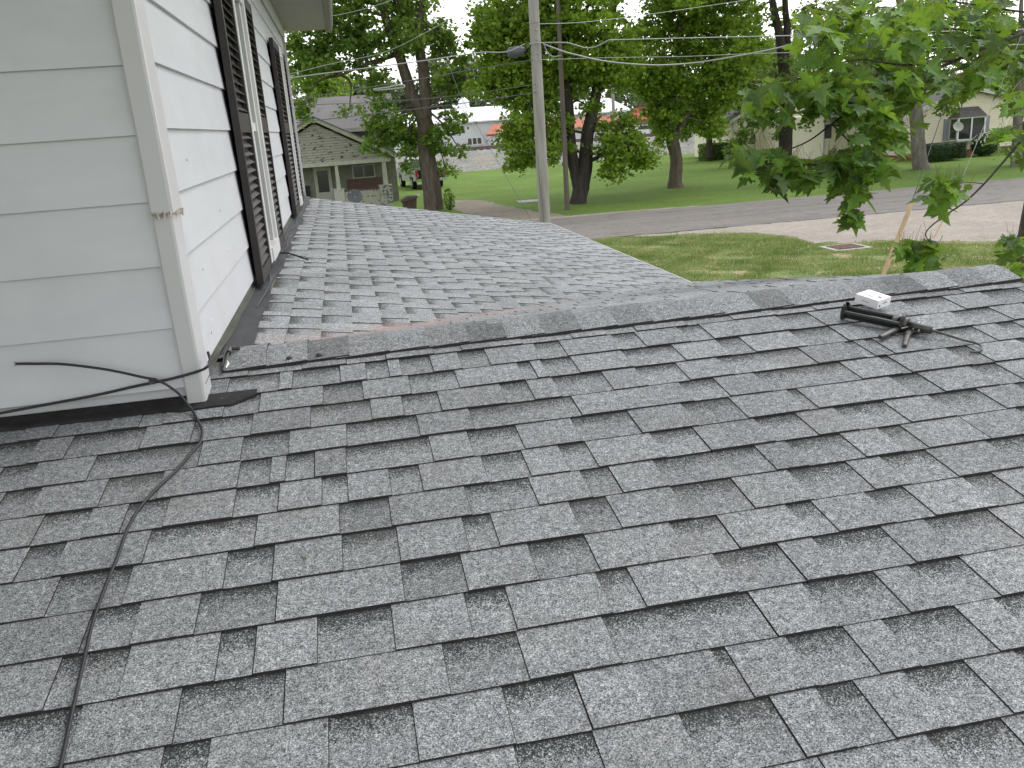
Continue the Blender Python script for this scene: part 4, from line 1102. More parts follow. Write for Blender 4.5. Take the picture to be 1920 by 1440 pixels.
# porch: post, parapet, columns
mb = MB(); mb.prism([(-.33, fy, 1.05), (-.13, fy, 1.05), (-.15, fy, zbeam - .06), (-.30, fy, zbeam - .06)], (0, .18, 0)); mb.build('porch_post', M['oldtrim'], oh)
mb = MB(); mb.prism([(xr - .32, fy, 1.0), (xr - .08, fy, 1.0), (xr - .1, fy, zbeam - .06), (xr - .30, fy, zbeam - .06)], (0, .2, 0)); mb.build('porch_post', M['oldtrim'], oh)
mb = MB(); lap(mb, (0, fy - .02, 0), (1, 0, 0), (0, -1, 0), .0, .98, .115, .02, lambda z: -.50, lambda z: 0.02); mb.box((-.50, fy + .0, 0), (.02, fy + .3, .97)); mb.box((-.53, fy - .05, .985), (.05, fy + .3, 1.05)); mb.build('porch_pier', M['oldtrim'], oh)
mb = MB(); lap(mb, (0, fy - .02, 0), (1, 0, 0), (0, -1, 0), .0, .98, .115, .02, lambda z: xr - .55, lambda z: xr + .08); mb.box((xr - .55, fy, 0), (xr + .08, fy + .5, .97)); mb.box((xr - .58, fy - .05, .985), (xr + .1, fy + .5, 1.05)); mb.build('porch_pier', M['oldpeel'], oh)
mb = MB(); lap(mb, (0, fy + .03, 0), (1, 0, 0), (0, -1, 0), .0, .86, .115, .02, lambda z: .03, lambda z: xr - .56); mb.box((.03, fy + .05, 0), (xr - .56, fy + .15, .86)); mb.build('porch_parapet', M['oldwall'], oh)
mb = MB(); mb.box((.03, fy - .0, .87), (xr - .59, fy + .2, .94)); mb.build('parapet_cap', M['porchbrown'], oh)
mb = MB()
mb.box((xl, fy + 2.4, 0), (xr, fy + 2.5, zbeam + .1)); lap(mb, (0, fy + 2.4, 0), (1, 0, 0), (0, -1, 0), .2, zbeam, .14, .02, lambda z: xl, lambda z: xr, gap=.02); mb.build('porch_wall', M['porchgrey'], oh)
mb = MB(); mb.box((.2, fy + 2.30, .2), (xr - .3, fy + 2.37, 1.35)); mb.build('sofa_back_boards', M['porchbrown'], oh)
dr_ = MB(); dr_.box((-1.45, fy + 2.28, .2), (-.55, fy + 2.36, 2.1)); d_ = dr_.build('door', M['oldtrim'], oh)
dg = MB(); dg.box((-1.28, fy + 2.26, .8), (-.72, fy + 2.279, 1.9)); dg.build('door_pane', M['glass'], d_)
mb = MB(); mb.box((-2.35, fy + 2.28, .2), (-1.75, fy + 2.37, 1.2)); mb.build('opening_shade_panel', M['carblack'], oh)  # solid black box: the unlit depth of an opening given as colour
wd = MB(); wd.box((.55, fy + 2.28, 1.36), (1.75, fy + 2.37, 2.05)); w_ = wd.build('window', M['oldtrim'], oh)
mb = MB(); mb.box((.63, fy + 2.26, 1.42), (1.13, fy + 2.279, 2.0)); mb.box((1.18, fy + 2.26, 1.42), (1.68, fy + 2.279, 2.0)); mb.build('pane', M['glass'], w_)
# main block behind
my = fy + 2.6
mb = MB(); mb.box((-6.2, my + .05, 0), (2.9, my + 6, 3.85)); lap(mb, (0, my, 0), (1, 0, 0), (0, -1, 0), 2.2, 3.85, .125, .04, lambda z: -6.2, lambda z: 2.9, gap=.02); mb.build('main_wall', M['porchgrey'], oh)
mb = MB(); mb.prism([(-6.6, my - .45, 3.82), (3.2, my - .45, 3.82), (3.2, my + 3., 5.55), (-6.6, my + 3., 5.55)], (0, 0, .1)); mb.prism([(-6.6, my + 6.4, 3.82), (-6.6, my + 3., 5.55), (3.2, my + 3., 5.55), (3.2, my + 6.4, 3.82)], (0, 0, .1)); mb.build('main_roof', M['oldroof'], oh)
mb = MB(); mb.box((-6.6, my - .52, 3.74), (3.2, my - .455, 3.90)); mb.prism([(2.9, my + .05, 3.85), (2.9, my + 6, 3.85), (2.9, my + 3, 5.45)], (.02, 0, 0)); mb.build('eave_trim', M['oldtrim'], oh)

# items beside the old house
def dish(name, c, r, n_, matl, label, back=.12):
    t = thing(name, c, label, 'satellite dish'); c = Vector(c); n_ = Vector(n_).normalized(); u = n_.orthogonal().normalized(); v = n_.cross(u)
    mb = MB(); rows = []
    for k in range(6):
        rr = r * k / 5; rows.append([c + (u * math.cos(a) + v * math.sin(a) * 1.08) * max(rr, .002) + n_ * (-.22 * r * (1 - (k / 5) ** 2)) for a in np.linspace(0, 2*math.pi, 25)[:-1]])
    mb.grid(rows, closed=True); rows2 = [[p - n_ * .012 for p in q] for q in rows]; mb.grid(rows2, closed=True); mb.grid([rows[-1], rows2[-1]], closed=True); mb.build('reflector', matl, t, True)
    mb = MB(); e = c + n_ * r * .95 - v * r * .45; mb.tube([c - v * r * .9, e], .014, 6); mb.tube([c - v * r * .2 - n_ * .2 * r, e], .01, 6); mb.box(tuple(e - Vector((.03, .03, .03))), tuple(e + Vector((.03, .03, .03)))); mb.build('feed_arm', M['steel'], t)
    mb = MB(); q = c - n_ * (r * .35); mb.tube([c - n_ * r * .2, q, Vector((q.x, q.y, c.z - r * 1.2 if back < 0 else 0.))], .03, 8); mb.build('mast', M['steel'], t)
    return t
dish('satellite_dish', at(665, 368, 38.), .31, (-.25, -.9, .35), M['dish'], 'dark satellite dish low in front of the old house porch')
# tilted brown cart
cp = at(769, 392, 38.); cp.z = .0
ct = thing('wheeled_bin', (cp.x, 38., 0), 'dark brown wheeled bin with tilted lid between the old house and the maple', 'bin')
mb = MB(); x, y = cp.x, 38.
b4 = [(x - .22, y - .25, .05), (x + .22, y - .25, .05), (x + .22, y + .25, .05), (x - .22, y + .25, .05)]; t4 = [(x - .30, y - .33, .70), (x + .30, y - .33, .82), (x + .30, y + .33, .82), (x - .30, y + .33, .70)]
mb.grid([[Vector(q) for q in b4], [Vector(q) for q in t4]], closed=True); mb.poly([Vector(q) for q in b4][::-1]); mb.poly([Vector(q) for q in t4]); mb.build('bin_body', M['cartbrown'], ct)
mb = MB(); mb.prism([(x - .36, y - .38, .71), (x + .30, y - .38, .84), (x + .36, y - .38, .93), (x - .02, y - .38, .95), (x - .34, y - .38, .80)], (0, .76, 0)); mb.build('lid', M['cartbrown'], ct)
mb = MB(); mb.tube([(x + .32, y - .3, .95), (x + .46, y - .3, .97), (x + .46, y + .3, .97), (x + .32, y + .3, .95)], .02, 6); mb.build('handle', M['dishlt'], ct, True)
mb = MB(); p = at(735, 391, 37.); mb.box((p.x - .5, 36.8, .0), (p.x + .55, 37.4, .32)); setp(mb.build('white_board', M['white']), 'low white board just showing over the roof edge left of the brown bin', 'board')

# ------------------------------------------------------------------ PICKUP TRUCK (rear towards us)
tk = thing('pickup_truck', (5.25, 55.5, 0), 'silver pickup truck with black tailgate parked on the grass behind the maple trunk', 'pickup truck')
ang = math.radians(8)
TM = Matrix.Translation((5.42, 55.4, 0)) @ Matrix.Rotation(ang, 4, 'Z')
def T(p): return TM @ Vector(p)
def tprism(mb, prof, x0, x1, mi=0):     # prof in (y,z)
    a = [T((x0, y, z)) for y, z in prof]; b = [T((x1, y, z)) for y, z in prof]; n = len(prof)
    mb.poly(a, mi); mb.poly(b[::-1], mi)
    for i in range(n): mb.poly([a[i], b[i], b[(i+1)%n], a[(i+1)%n]], mi)
mb = MB()
body = [(0, .55), (0, 1.18), (2.0, 1.22), (2.05, 1.25), (4.6, 1.22), (5.5, 1.10), (5.7, .95), (5.7, .5), (5.1, .5), (5.05, .8), (4.85, .95), (4.4, .95), (4.2, .8), (4.15, .45), (1.75, .45), (1.7, .8), (1.5, .95), (1.0, .95), (.8, .8), (.75, .5)]
tprism(mb, body, -.97, -.93); tprism(mb, body, .93, .97)
tprism(mb, [(.05, .75), (.05, .80), (2.0, .80), (2.0, .75)], -.93, .93); tprism(mb, [(4.2, 1.0), (4.2, 1.2), (5.5, 1.08), (5.68, .9), (5.68, .5), (5.4, .5)], -.93, .93); tprism(mb, [(2.0, .45), (2.0, 1.24), (4.4, 1.22), (4.4, .45)], -.93, .93)
mb.build('body', M['carsilver'], tk)
mb = MB()
def cabring(z, x, y0, y1): return [T((-x, y0, z)), T((x, y0, z)), T((x, y1, z)), T((-x, y1, z))]
mb.grid([cabring(1.22, .93, 2.02, 4.5), cabring(1.82, .74, 2.3, 3.7), cabring(1.86, .68, 2.45, 3.55)], closed=True); mb.poly(cabring(1.86, .68, 2.45, 3.55)); mb.build('cab', M['carsilver'], tk)
mb = MB()
mb.poly([T((-.80, 2.03, 1.28)), T((.80, 2.03, 1.28)), T((.66, 2.255, 1.76)), T((-.66, 2.255, 1.76))])
for s in (-1, 1): mb.poly([T((s*.925, 2.3, 1.28)), T((s*.925, 4.2, 1.28)), T((s*.765, 3.6, 1.78)), T((s*.765, 2.45, 1.78))])
mb.build('windows', M['glass'], tk)
mb = MB(); mb.prism([T((-.78, -.03, .68)), T((.78, -.03, .68)), T((.80, -.03, 1.2)), T((-.80, -.03, 1.2))], T((0, .05, 0)) - T((0, 0, 0))); mb.build('tailgate', M['carblack'], tk)
for s in (-1, 1):
    mb = MB(); a_, b_ = sorted((s*.81, s*.965)); mb.prism([T((a_, -.03, .80)), T((b_, -.03, .80)), T((b_, -.03, 1.18)), T((a_, -.03, 1.18))], T((0, .05, 0)) - T((0, 0, 0))); mb.build('tail_light', M['redlamp'], tk)
mb = MB(); mb.prism([T((-.95, -.18, .48)), T((.95, -.18, .48)), T((.95, -.18, .66)), T((-.95, -.18, .66))], T((0, .15, 0)) - T((0, 0, 0))); mb.build('rear_bumper', M['chrome'], tk)
for s in (-1, 1):
    for y in (1.25, 4.62):
        wv = MB(); c0, c1_ = T((s*.72, y, .39)), T((s*.985, y, .39)); wv.tube([c0, c1_], .39, 20); wo_ = wv.build('wheel', M['rubber'], tk)
        rv = MB(); rv.tube([c1_, T((s*1.0, y, .39))], .24, 14); rv.build('rim', M['chrome'], wo_)
for s in (-1, 1):
    mb = MB(); mb.box((-.07, -.1, -.08), (.07, .02, .1), 0, Matrix.Translation(T((s*1.03, 3.75, 1.35)))); mb.build('side_mirror', M['carblack'], tk)

# ------------------------------------------------------------------ WHITE BUILDING ACROSS THE TRACKS
wb = thing('white_building', (12, 88, 1), 'long white metal clad building with white roof beyond the railway', 'building')
by = 86.
x0, x1 = -4., at(1178, 240, by).x
ze = at(900, 228, by).z; zr_ = ze + 1.35
mb = MB(); mb.box((x0, by + .06, 1), (x1, by + 14, ze))
for i in range(int((x1 - x0) / .3)): mb.box((x0 + i*.3, by, 1), (x0 + i*.3 + .16, by + .062, ze - .02))
mb.prism([(x1, by + .06, ze), (x1, by + 14, ze), (x1, by + 7, zr_)], (.02, 0, 0))
mb.build('wall', M['whitewall'], wb)
mb = MB(); mb.prism([(x0 - .3, by - .5, ze - .02), (x1 + .3, by - .5, ze - .02), (x1 + .3, by + 7, zr_), (x0 - .3, by + 7, zr_)], (0, 0, .12)); mb.prism([(x0 - .3, by + 14.4, ze), (x0 - .3, by + 7, zr_), (x1 + .3, by + 7, zr_), (x1 + .3, by + 14.4, ze)], (0, 0, .12)); rf = mb.build('roof', M['whiteroof'], wb)
p = at(871, 211, by + 7); mb = MB(); mb.tube([(p.x, by + 7, zr_), (p.x, by + 7, zr_ + .8), (p.x, by + 7, zr_ + 1.1)], [.55, .55, .2], 14); mb.build('roof_vent', M['whiteroof'], rf)
a_, b_ = at(877, 271, by), at(903, 258, by)
mb = MB(); mb.box((a_.x - .1, by - .05, a_.z - .12), (b_.x + .1, by + .0, b_.z + .08)); w_ = mb.build('window', M['white'], wb)
for i in range(3):
    wx = (b_.x - a_.x) / 3; mb = MB(); mb.box((a_.x + i*wx + .05, by - .07, a_.z), (a_.x + (i+1)*wx - .07, by - .052, b_.z)); mb.build('pane', M['curtain'], w_)
# orange roofed low porch range in front
ob = thing('orange_roof_shed', (18, 84, 1), 'long low lean-to with an orange red roof before the white building', 'shed')
oa, oc = at(920, 258, 83.5), at(1160, 235, 83.5)
mb = MB(); mb.box((oa.x, 83.6, 1.), (oc.x, 85.9, oa.z + .2)); mb.build('wall', M['whitewall'], ob)
zo = oa.z + .25
mb = MB(); mb.prism([(oa.x - .5, 83.2, zo), (oc.x + .3, 83.2, zo), (oc.x + .3, 85.2, zo + .85), (oa.x + .6, 85.2, zo + .85)], (0, 0, .08)); mb.prism([(oa.x - .5, 83.2, zo - .12), (oa.x + .3, 83.2, zo - .12), (oa.x + .55, 83.9, zo + .5)], (0, .1, 0)); mb.build('roof', M['orange'], ob)
# red roofed house and white car to its front
rh = thing('red_roofed_house', at(1205, 235, 92), 'small tan house with a red roof, right of the white building', 'house')
a_ = at(1186, 258, 92); b_ = at(1250, 222, 92)
mb = MB(); mb.box((a_.x, 92, 1), (b_.x, 97, b_.z)); mb.build('wall', M['tan'], rh)
mb = MB(); mb.prism([(a_.x - .5, 91.4, b_.z - .05), (b_.x + .4, 91.4, b_.z - .05), (b_.x - .6, 94.5, b_.z + 1.2), (a_.x + 1.2, 94.5, b_.z + 1.2)], (0, 0, .12)); mb.build('roof', M['red'], rh)
mb = MB(); c_ = at(1204, 245, 91.95); mb.box((c_.x - .5, 91.93, c_.z - .35), (c_.x + .55, 91.99, c_.z + .5)); mb.build('window', M['glass'], rh)
wc = thing('parked_car', at(1208, 252, 86), 'white car parked across the tracks in front of the red roofed house', 'car')
c_ = at(1207, 254, 86.); zb_ = 1.05; L2 = 1.75
mb = MB(); prof = [(-L2, .35), (-L2, .8), (-1.1, .95), (-.7, 1.42), (.6, 1.42), (1.15, .98), (L2 + .2, .85), (L2 + .25, .35)]
mb.prism([(c_.x + a, 85.2, 1.05 + b) for a, b in prof], (0, 1.7, 0)); mb.build('body', M['carwhite'], wc)
mb = MB(); mb.prism([(c_.x + a, 85.18, 1.05 + b) for a, b in ((-.95, .98), (-.65, 1.34), (.52, 1.34), (.95, .98))], (0, .015, 0)); mb.build('side_window', M['glass'], wc)
for a in (-1.15, 1.25):
    mb = MB(); mb.tube([(c_.x + a, 85.15, 1.05 + .33), (c_.x + a, 85.4, 1.05 + .33)], .33, 14); mb.build('wheel', M['rubber'], wc)

# ------------------------------------------------------------------ YELLOW HOUSE
yh = thing('yellow_house', (34, 52, 0), 'cream yellow sided house with bay window seen through the maple leaves', 'house')
# right wing: gable front
gy = 46.; wl, wr = at(1690, 200, gy).x, at(1968, 300, gy).x; ax_, az_ = at(1815, 160, gy).x, at(1830, 168, gy).z
ez = 2.35
mb = MB()
fx0 = lambda z: wl if z <= ez else wl + (z - ez) / (az_ - ez) * (ax_ - wl)
fx1 = lambda z: wr if z <= ez else wr - (z - ez) / (az_ - ez) * (wr - ax_)
lap(mb, (0, gy, 0), (1, 0, 0), (0, -1, 0), .35, az_, .115, .05, fx0, fx1, gap=.02)
mb.prism([(wl, gy + .03, .3), (wr, gy + .03, .3), (wr, gy + .03, ez), (ax_, gy + .03, az_), (wl, gy + .03, ez)], (0, 9, 0)); mb.build('gable_wall', M['yellow'], yh)
mb = MB(); mb.box((wl + .05, gy + .02, 0), (wr - .05, gy + 8, .32)); mb.build('brick_base', M['brick'], yh)
for s, xe_ in ((1, wl - .45), (-1, wr + .45)):
    mb = MB(); ze_ = ez - .2; mb.prism([(xe_, gy - .35, ze_ + .06), (ax_, gy - .35, az_ + .06), (ax_, gy - .35, az_ + .2), (xe_, gy - .35, ze_ + .2)], (0, 9.5, 0)); mb.build('roof', M['roofdk'], yh)
    mb = MB(); mb.prism([(xe_, gy - .40, ze_ + .0), (ax_, gy - .40, az_), (ax_, gy - .40, az_ + .2), (xe_, gy - .40, ze_ + .2)], (0, .045, 0)); mb.build('rake_board', M['dishlt'], yh)
# bay window
ba, bb = at(1796, 260, gy - .5), at(1850, 221, gy - .5)
mb = MB(); X0, X1, Z0, Z1 = ba.x, bb.x - .05, ba.z - .05, bb.z + .05
out = [(X0 - .25, gy), (X0, gy - .45), (X1, gy - .45), (X1 + .25, gy)]
for z0_, z1_ in ((Z0 - .12, Z0), (Z1, Z1 + .08)):
    mb.prism([(x, y, z0_) for x, y in out], (0, 0, z1_ - z0_))
for i in range(3):
    (xa, ya), (xb_, yb_) = out[i], out[i+1]
    for t_ in (0, .5, 1) if i == 1 else (0.08, .92):
        x, y = xa + (xb_ - xa)*t_, ya + (yb_ - ya)*t_; mb.box((x - .045, y - .03, Z0), (x + .045, y + .02, Z1))
bw = mb.build('bay_window', M['white'], yh)
mb = MB(); mb.prism([(x, y + .03, Z0) for x, y in out], (0, 0, Z1 - Z0)); mb.build('pane', M['glass'], bw)
mb = MB(); mb.grid([[Vector((x, y - .03, Z1 + .08)) for x, y in [(X0 - .38, gy), (X0 - .06, gy - .55), (X1 + .06, gy - .55), (X1 + .38, gy)]], [Vector((x, y, Z1 + .62)) for x, y in [(X0 + .15, gy), (X0 + .3, gy - .1), (X1 - .3, gy - .1), (X1 - .15, gy)]]]); mb.poly([Vector((X0 + .15, gy, Z1 + .62)), Vector((X0 + .3, gy - .1, Z1 + .62)), Vector((X1 - .3, gy - .1, Z1 + .62)), Vector((X1 - .15, gy, Z1 + .62))]); mb.build('bay_roof', M['roofdk'], bw)
for xs in (X0 - .62, X1 + .27):
    mb = MB(); mb.box((xs, gy - .07, Z0 - .05), (xs + .34, gy - .02, Z1 + .05)); mb.build('shutter', M['shutgrey'], yh)
# middle part
my_ = 52.; ml, mr = at(1543, 290, my_).x, wl + 1.
mb = MB(); mz = at(1600, 214, my_).z
lap(mb, (0, my_, 0), (1, 0, 0), (0, -1, 0), .2, mz, .12, .055, lambda z: ml, lambda z: mr, gap=.02); mb.box((ml, my_ + .03, 0), (mr, my_ + 8, mz)); mb.build('middle_wall', M['yellow'], yh)
mb = MB(); mb.prism([(ml - .3, my_ - .5, mz - .05), (mr, my_ - .5, mz - .05), (mr, my_ + 4, mz + 1.4), (ml - .3, my_ + 4, mz + 1.4)], (0, 0, .14)); mb.build('roof', M['roofdk'], yh)
mb = MB(); mb.box((ml - .3, my_ - .58, mz - .12), (mr, my_ - .505, mz + .06)); mb.build('gutter', M['dishlt'], yh)
for px in (1508, 1590):
    p = at(px + (44 if px == 1508 else 0), 245, my_ - .05)
    mb = MB(); mb.box((p.x - .3, my_ - .08, p.z - .55), (p.x + .3, my_ - .03, p.z + .45)); w_ = mb.build('window', M['white'], yh)
    mb = MB(); mb.box((p.x - .24, my_ - .1, p.z - .48), (p.x + .24, my_ - .082, p.z + .38)); mb.build('pane', M['glass'], w_)
p = at(1545, 240, my_); mb = MB(); mb.box((p.x - .05, my_ - .1, 0), (p.x + .05, my_ - .03, mz - .1)); mb.build('downspout', M['dishlt'], yh)
# left wing: gable front, bright
ly = 60.; ll, lr = at(1374, 290, ly).x, at(1590, 280, ly).x; lax = (ll + lr) / 2; lez = at(1370, 226, ly).z; laz = lez + 2.3
fx0 = lambda z: ll if z <= lez else ll + (z - lez) / (laz - lez) * (lax - ll)
fx1 = lambda z: lr if z <= lez else lr - (z - lez) / (laz - lez) * (lr - lax)
mb = MB(); lap(mb, (0, ly, 0), (1, 0, 0), (0, -1, 0), .1, laz, .13, .06, fx0, fx1, gap=.02); mb.prism([(ll, ly + .03, 0), (lr, ly + .03, 0), (lr, ly + .03, lez), (lax, ly + .03, laz), (ll, ly + .03, lez)], (0, 7, 0)); mb.build('side_wing_wall', M['yellow'], yh)
for s, xe_ in ((1, ll - .5), (-1, lr + .5)):
    ze_ = lez - .2; mb = MB(); mb.prism([(xe_, ly - .5, ze_ + .08), (lax, ly - .5, laz + .08), (lax, ly - .5, laz + .2), (xe_, ly - .5, ze_ + .2)], (0, 8, 0)); mb.build('roof', M['roofdk'], yh)
    mb = MB(); mb.prism([(xe_, ly - .56, ze_ - .04), (lax, ly - .56, laz - .04), (lax, ly - .56, laz + .19), (xe_, ly - .56, ze_ + .19)], (0, .055, 0)); mb.build('rake_board', M['dishlt'], yh)
p = at(1411, 261, ly); mb = MB(); mb.box((p.x - .26, ly - .08, p.z - .40), (p.x + .26, ly - .03, p.z + .42)); w_ = mb.build('window', M['white'], yh)
mb = MB(); mb.box((p.x - .17, ly - .1, p.z - .33), (p.x + .17, ly - .082, p.z + .35)); mb.build('pane', M['glass'], w_)
# lattice mast and dish by the bay window
tw_ = thing('lattice_mast', at(1783, 290, gy - .9), 'slim ladder like aerial mast standing left of the bay window', 'aerial mast')
L0, L1 = at(1779, 276, gy - .9), at(1790, 276, gy - .9)
mb = MB()
for q in (L0, L1, (L0 + L1) / 2 + Vector((0, .25, 0))): mb.tube([(q.x, q.y, 0), (q.x + .02, q.y, 5.2)], .022, 6)
for i in range(13): z = .3 + i * .38; mb.tube([(L0.x, L0.y, z), (L1.x, L1.y, z)], .014, 5); mb.tube([(L1.x, L1.y, z), ((L0.x + L1.x)/2, L0.y + .25, z)], .012, 5)
mb.build('mast_frame', M['rust'], tw_)
dish('satellite_dish', at(1797, 237, gy - 1.1), .26, (-.3, -.9, .3), M['dishlt'], 'pale round satellite dish in front of the bay window', back=-1)

# hedge and shrubs
def shrub(name, c, r, n, matl, label, size=.08, boxy=False, flowers=0):
    t = thing(name, (c[0], c[1], 0), label, 'shrub')
    d = rng.uniform(-1, 1, (n, 3))
    if boxy:
        k = rng.integers(0, 3, n); sgn = rng.choice([-1, 1], n); d[np.arange(n), k] = sgn * rng.uniform(.9, 1.02, n)
    else:
        d = rng.normal(0, 1, (n, 3)); d /= np.linalg.norm(d, axis=1)[:, None]; d *= rng.uniform(.8, 1.05, n)[:, None]
    p = np.array(c) + d * np.array(r)
    nr_ = d + rng.normal(0, .6, (n, 3)); nr_ /= np.linalg.norm(nr_, axis=1)[:, None]
    tt = np.cross(nr_, rng.normal(0, 1, (n, 3))); tt /= np.linalg.norm(tt, axis=1)[:, None]; bb_ = np.cross(nr_, tt)
    s = size * rng.uniform(.6, 1.3, n)[:, None]
    V = np.stack([p - tt*s*.6, p + bb_*s*.4, p + tt*s*.6, p - bb_*s*.4], 1).reshape(-1, 3)
    fast_mesh('leaves', V, np.arange(len(V)).reshape(-1, 4), matl, t, rng.random(n))
    mb = MB()
    for k in range(7): mb.tube([(c[0] + random.uniform(-.1, .1) * r[0], c[1], 0), (c[0] + random.uniform(-.7, .7) * r[0], c[1] + random.uniform(-.6, .6) * r[1], c[2] + r[2] * .5)], [.03, .01], 5)
    rows = [[Vector((c[0] + r[0]*.88*math.cos(a)*q, c[1] + r[1]*.88*math.sin(a)*q, c[2] + r[2]*.88*z)) for a in np.linspace(0, 6.283, 17)[:-1]] for q, z in ((.6, -1), (.95, -.6), (1., 0), (.95, .6), (.7, .95))]
    if boxy or flowers: mb.grid(rows, closed=True); mb.poly(rows[-1])
    mb.build('stems', M['hedge'], t)
    if flowers:
        d = rng.normal(0, 1, (flowers, 3)); d[:, 2] = abs(d[:, 2]); d /= np.linalg.norm(d, axis=1)[:, None]; p = np.array(c) + d * np.array(r) * 1.06
        s = .035
        V = np.stack([p + np.array([-s, 0, -s]), p + np.array([s, 0, -s]), p + np.array([s, 0, s]), p + np.array([-s, 0, s])], 1).reshape(-1, 3)
        setp(fast_mesh('flowers', V, np.arange(len(V)).reshape(-1, 4), M['flower'], t, None), kind='stuff')
    return t
hl, hr_ = at(1740, 300, 43.2), at(1807, 300, 43.2)
shrub('clipped_hedge', ((hl.x + hr_.x)/2, 43.6, .52), ((hr_.x - hl.x)/2, .6, .42), 9000, M['hedge'], 'dark clipped rounded hedge beside the pale trunk in front of the yellow house', .07, True)
q = at(1846, 280, 44.5); shrub('flowering_bush', (q.x, 44.5, .62), (.75, .6, .6), 5000, M['hedge'], 'dark bush with white blossom under the bay window', .08, False, 200)
q = at(1352, 287, 61.); shrub('hedge', (q.x, 61., .55), (1.5, .7, .6), 4000, M['leafC'], 'low green hedge at the left corner of the yellow house', .12, True)
q = at(838, 375, 40.2); shrub('seedling', (q.x + .1, 40.2, .5), (.26, .25, .5), 190, M['leafA'], 'leafy sapling shoots sprouting at the foot of the double stemmed maple', .12)
C = []
for i in range(46):
    x = rng.uniform(2, 34); C.append((Vector((x, 72.7 + rng.uniform(-.5, 1.2), .12)), (rng.uniform(.4, 1.2), .4, .16), 60))
a, b_, c_ = zip(*C); V, F, T = leaves(a, b_, c_, .16, sub=20, subr=.3)
setp(fast_mesh('weeds', V, F, M['leafB'], None, T), 'ragged low weeds along the foot of the ballast bank', 'weeds', kind='stuff')

# ------------------------------------------------------------------ FOREGROUND MAPLE with lobed leaves
fm = thing('maple_tree', (6.3, 6.2, 0), 'near maple whose large lobed leaves hang over the right side of the view', 'tree')
tb = at(1916, 480, 6.6)
mb = MB()
mb.tube(cpath([(tb.x + .02, 6.6, 0), (tb.x + .01, 6.6, 1.2), tb, tb + Vector((.08, 0, .9)), tb + Vector((.3, .1, 2.2)), tb + Vector((.25, 0, 3.4))], 5), [.075 - .0018 * i for i in range(26)], 10, wob=.04)
mb.build('trunk', M['bark'], fm, True)
brs = [
 ([(2100, -20, 6.2), (1985, 30, 6.0), (1920, 62, 5.8), (1860, 84, 5.7), (1795, 112, 5.6), (1720, 146, 5.5), (1660, 172, 5.4), (1600, 205, 5.3), (1560, 232, 5.25), (1520, 262, 5.2), (1480, 280, 5.15), (1420, 300, 5.1)], .020, .004),
 ([(1905, 66, 5.8), (1860, 58, 5.9), (1800, 56, 6.), (1730, 48, 6.1), (1680, 30, 6.2)], .011, .004),
 ([(1795, 112, 5.6), (1700, 122, 5.4), (1620, 112, 5.2), (1560, 122, 5.1), (1490, 150, 5.), (1440, 170, 5.), (1400, 190, 4.95)], .009, .003),
 ([(1720, 146, 5.5), (1660, 170, 5.3), (1560, 190, 5.1), (1500, 200, 5.)], .008, .003),
 ([(2020, 180, 6.2), (1960, 215, 6.0), (1920, 258, 5.8), (1880, 305, 5.7), (1845, 345, 5.6), (1810, 378, 5.5), (1775, 402, 5.45), (1746, 424, 5.4), (1735, 440, 5.4), (1745, 455, 5.4)], .014, .004),
 ([(1660, 172, 5.4), (1640, 230, 5.2), (1620, 290, 5.1), (1600, 340, 5.), (1595, 380, 5.)], .007, .003),
 ([(1560, 232, 5.25), (1600, 280, 5.1), (1560, 300, 5.), (1500, 310, 4.95), (1440, 320, 4.9)], .007, .003),
 ([(1795, 112, 5.6), (1770, 150, 5.4), (1710, 200, 5.3), (1680, 240, 5.2)], .006, .003),
 ([(1960, 215, 6.0), (1900, 240, 5.9), (1880, 262, 5.8)], .006, .003),
 ([(1845, 345, 5.6), (1820, 342, 5.5), (1790, 345, 5.45)], .005, .002),
 ([(1985, 30, 6.), (1900, 20, 5.9), (1800, 5, 5.9), (1700, -10, 5.8), (1600, 20, 5.5), (1540, 50, 5.3)], .012, .003),
 ([(2000, 360, 6.4), (1950, 400, 6.4), (1915, 430, 6.4), (1895, 470, 6.3)], .009, .003),
]
bm_ = MB()
for pts, r0, r1 in brs:
    pp = cpath([at(*q) for q in pts], 5); bm_.tube(pp, [.75 * r0 + (.7 * r1 - .75 * r0) * i / (len(pp) - 1) for i in range(len(pp))], 8, wob=.06)
bm_.tube([at(2100, -20, 6.2), tb + Vector((.3, .1, 2.4))], [.022, .04], 8); bm_.tube([at(2020, 180, 6.2), tb + Vector((.12, .02, 1.5))], [.016, .03], 8); bm_.tube([at(2000, 360, 6.4), tb + Vector((.05, 0, .6))], [.01, .02], 8)
bm_.build('branches', M['twig'], fm, True)
# leaf outline (half), silver/norway maple like: x across, y along
half = [(0, -.02), (.10, -.10), (.30, -.16), (.22, -.03), (.42, .02), (.62, .16), (.44, .20), (.50, .34), (.33, .30), (.20, .36), (.30, .52), (.26, .62), (.17, .60), (.12, .74), (.0, 1.0)]
nh = len(half)
def maple_leaf(p, tip, nrm, s, fold, curl, rr):
    tip = Vector(tip).normalized(); nrm = Vector(nrm); nrm = (nrm - tip * nrm.dot(tip)).normalized(); side = tip.cross(nrm)
    V = []; 
    for sg in (1, -1):
        for (a, b) in half:
            h = fold * abs(a) - curl * (b * b + .8 * a * a) + rr.uniform(-.01, .01)
            V.append(p + side * (a * sg * s * .92) + tip * (b * s) + nrm * (h * s))
    return V
LV, LF, LT = [], [], []
PT = MB()
rr = random.Random(77)
def fan(base, off):
    # triangulate the half outline around a midrib chain
    c = base
    return
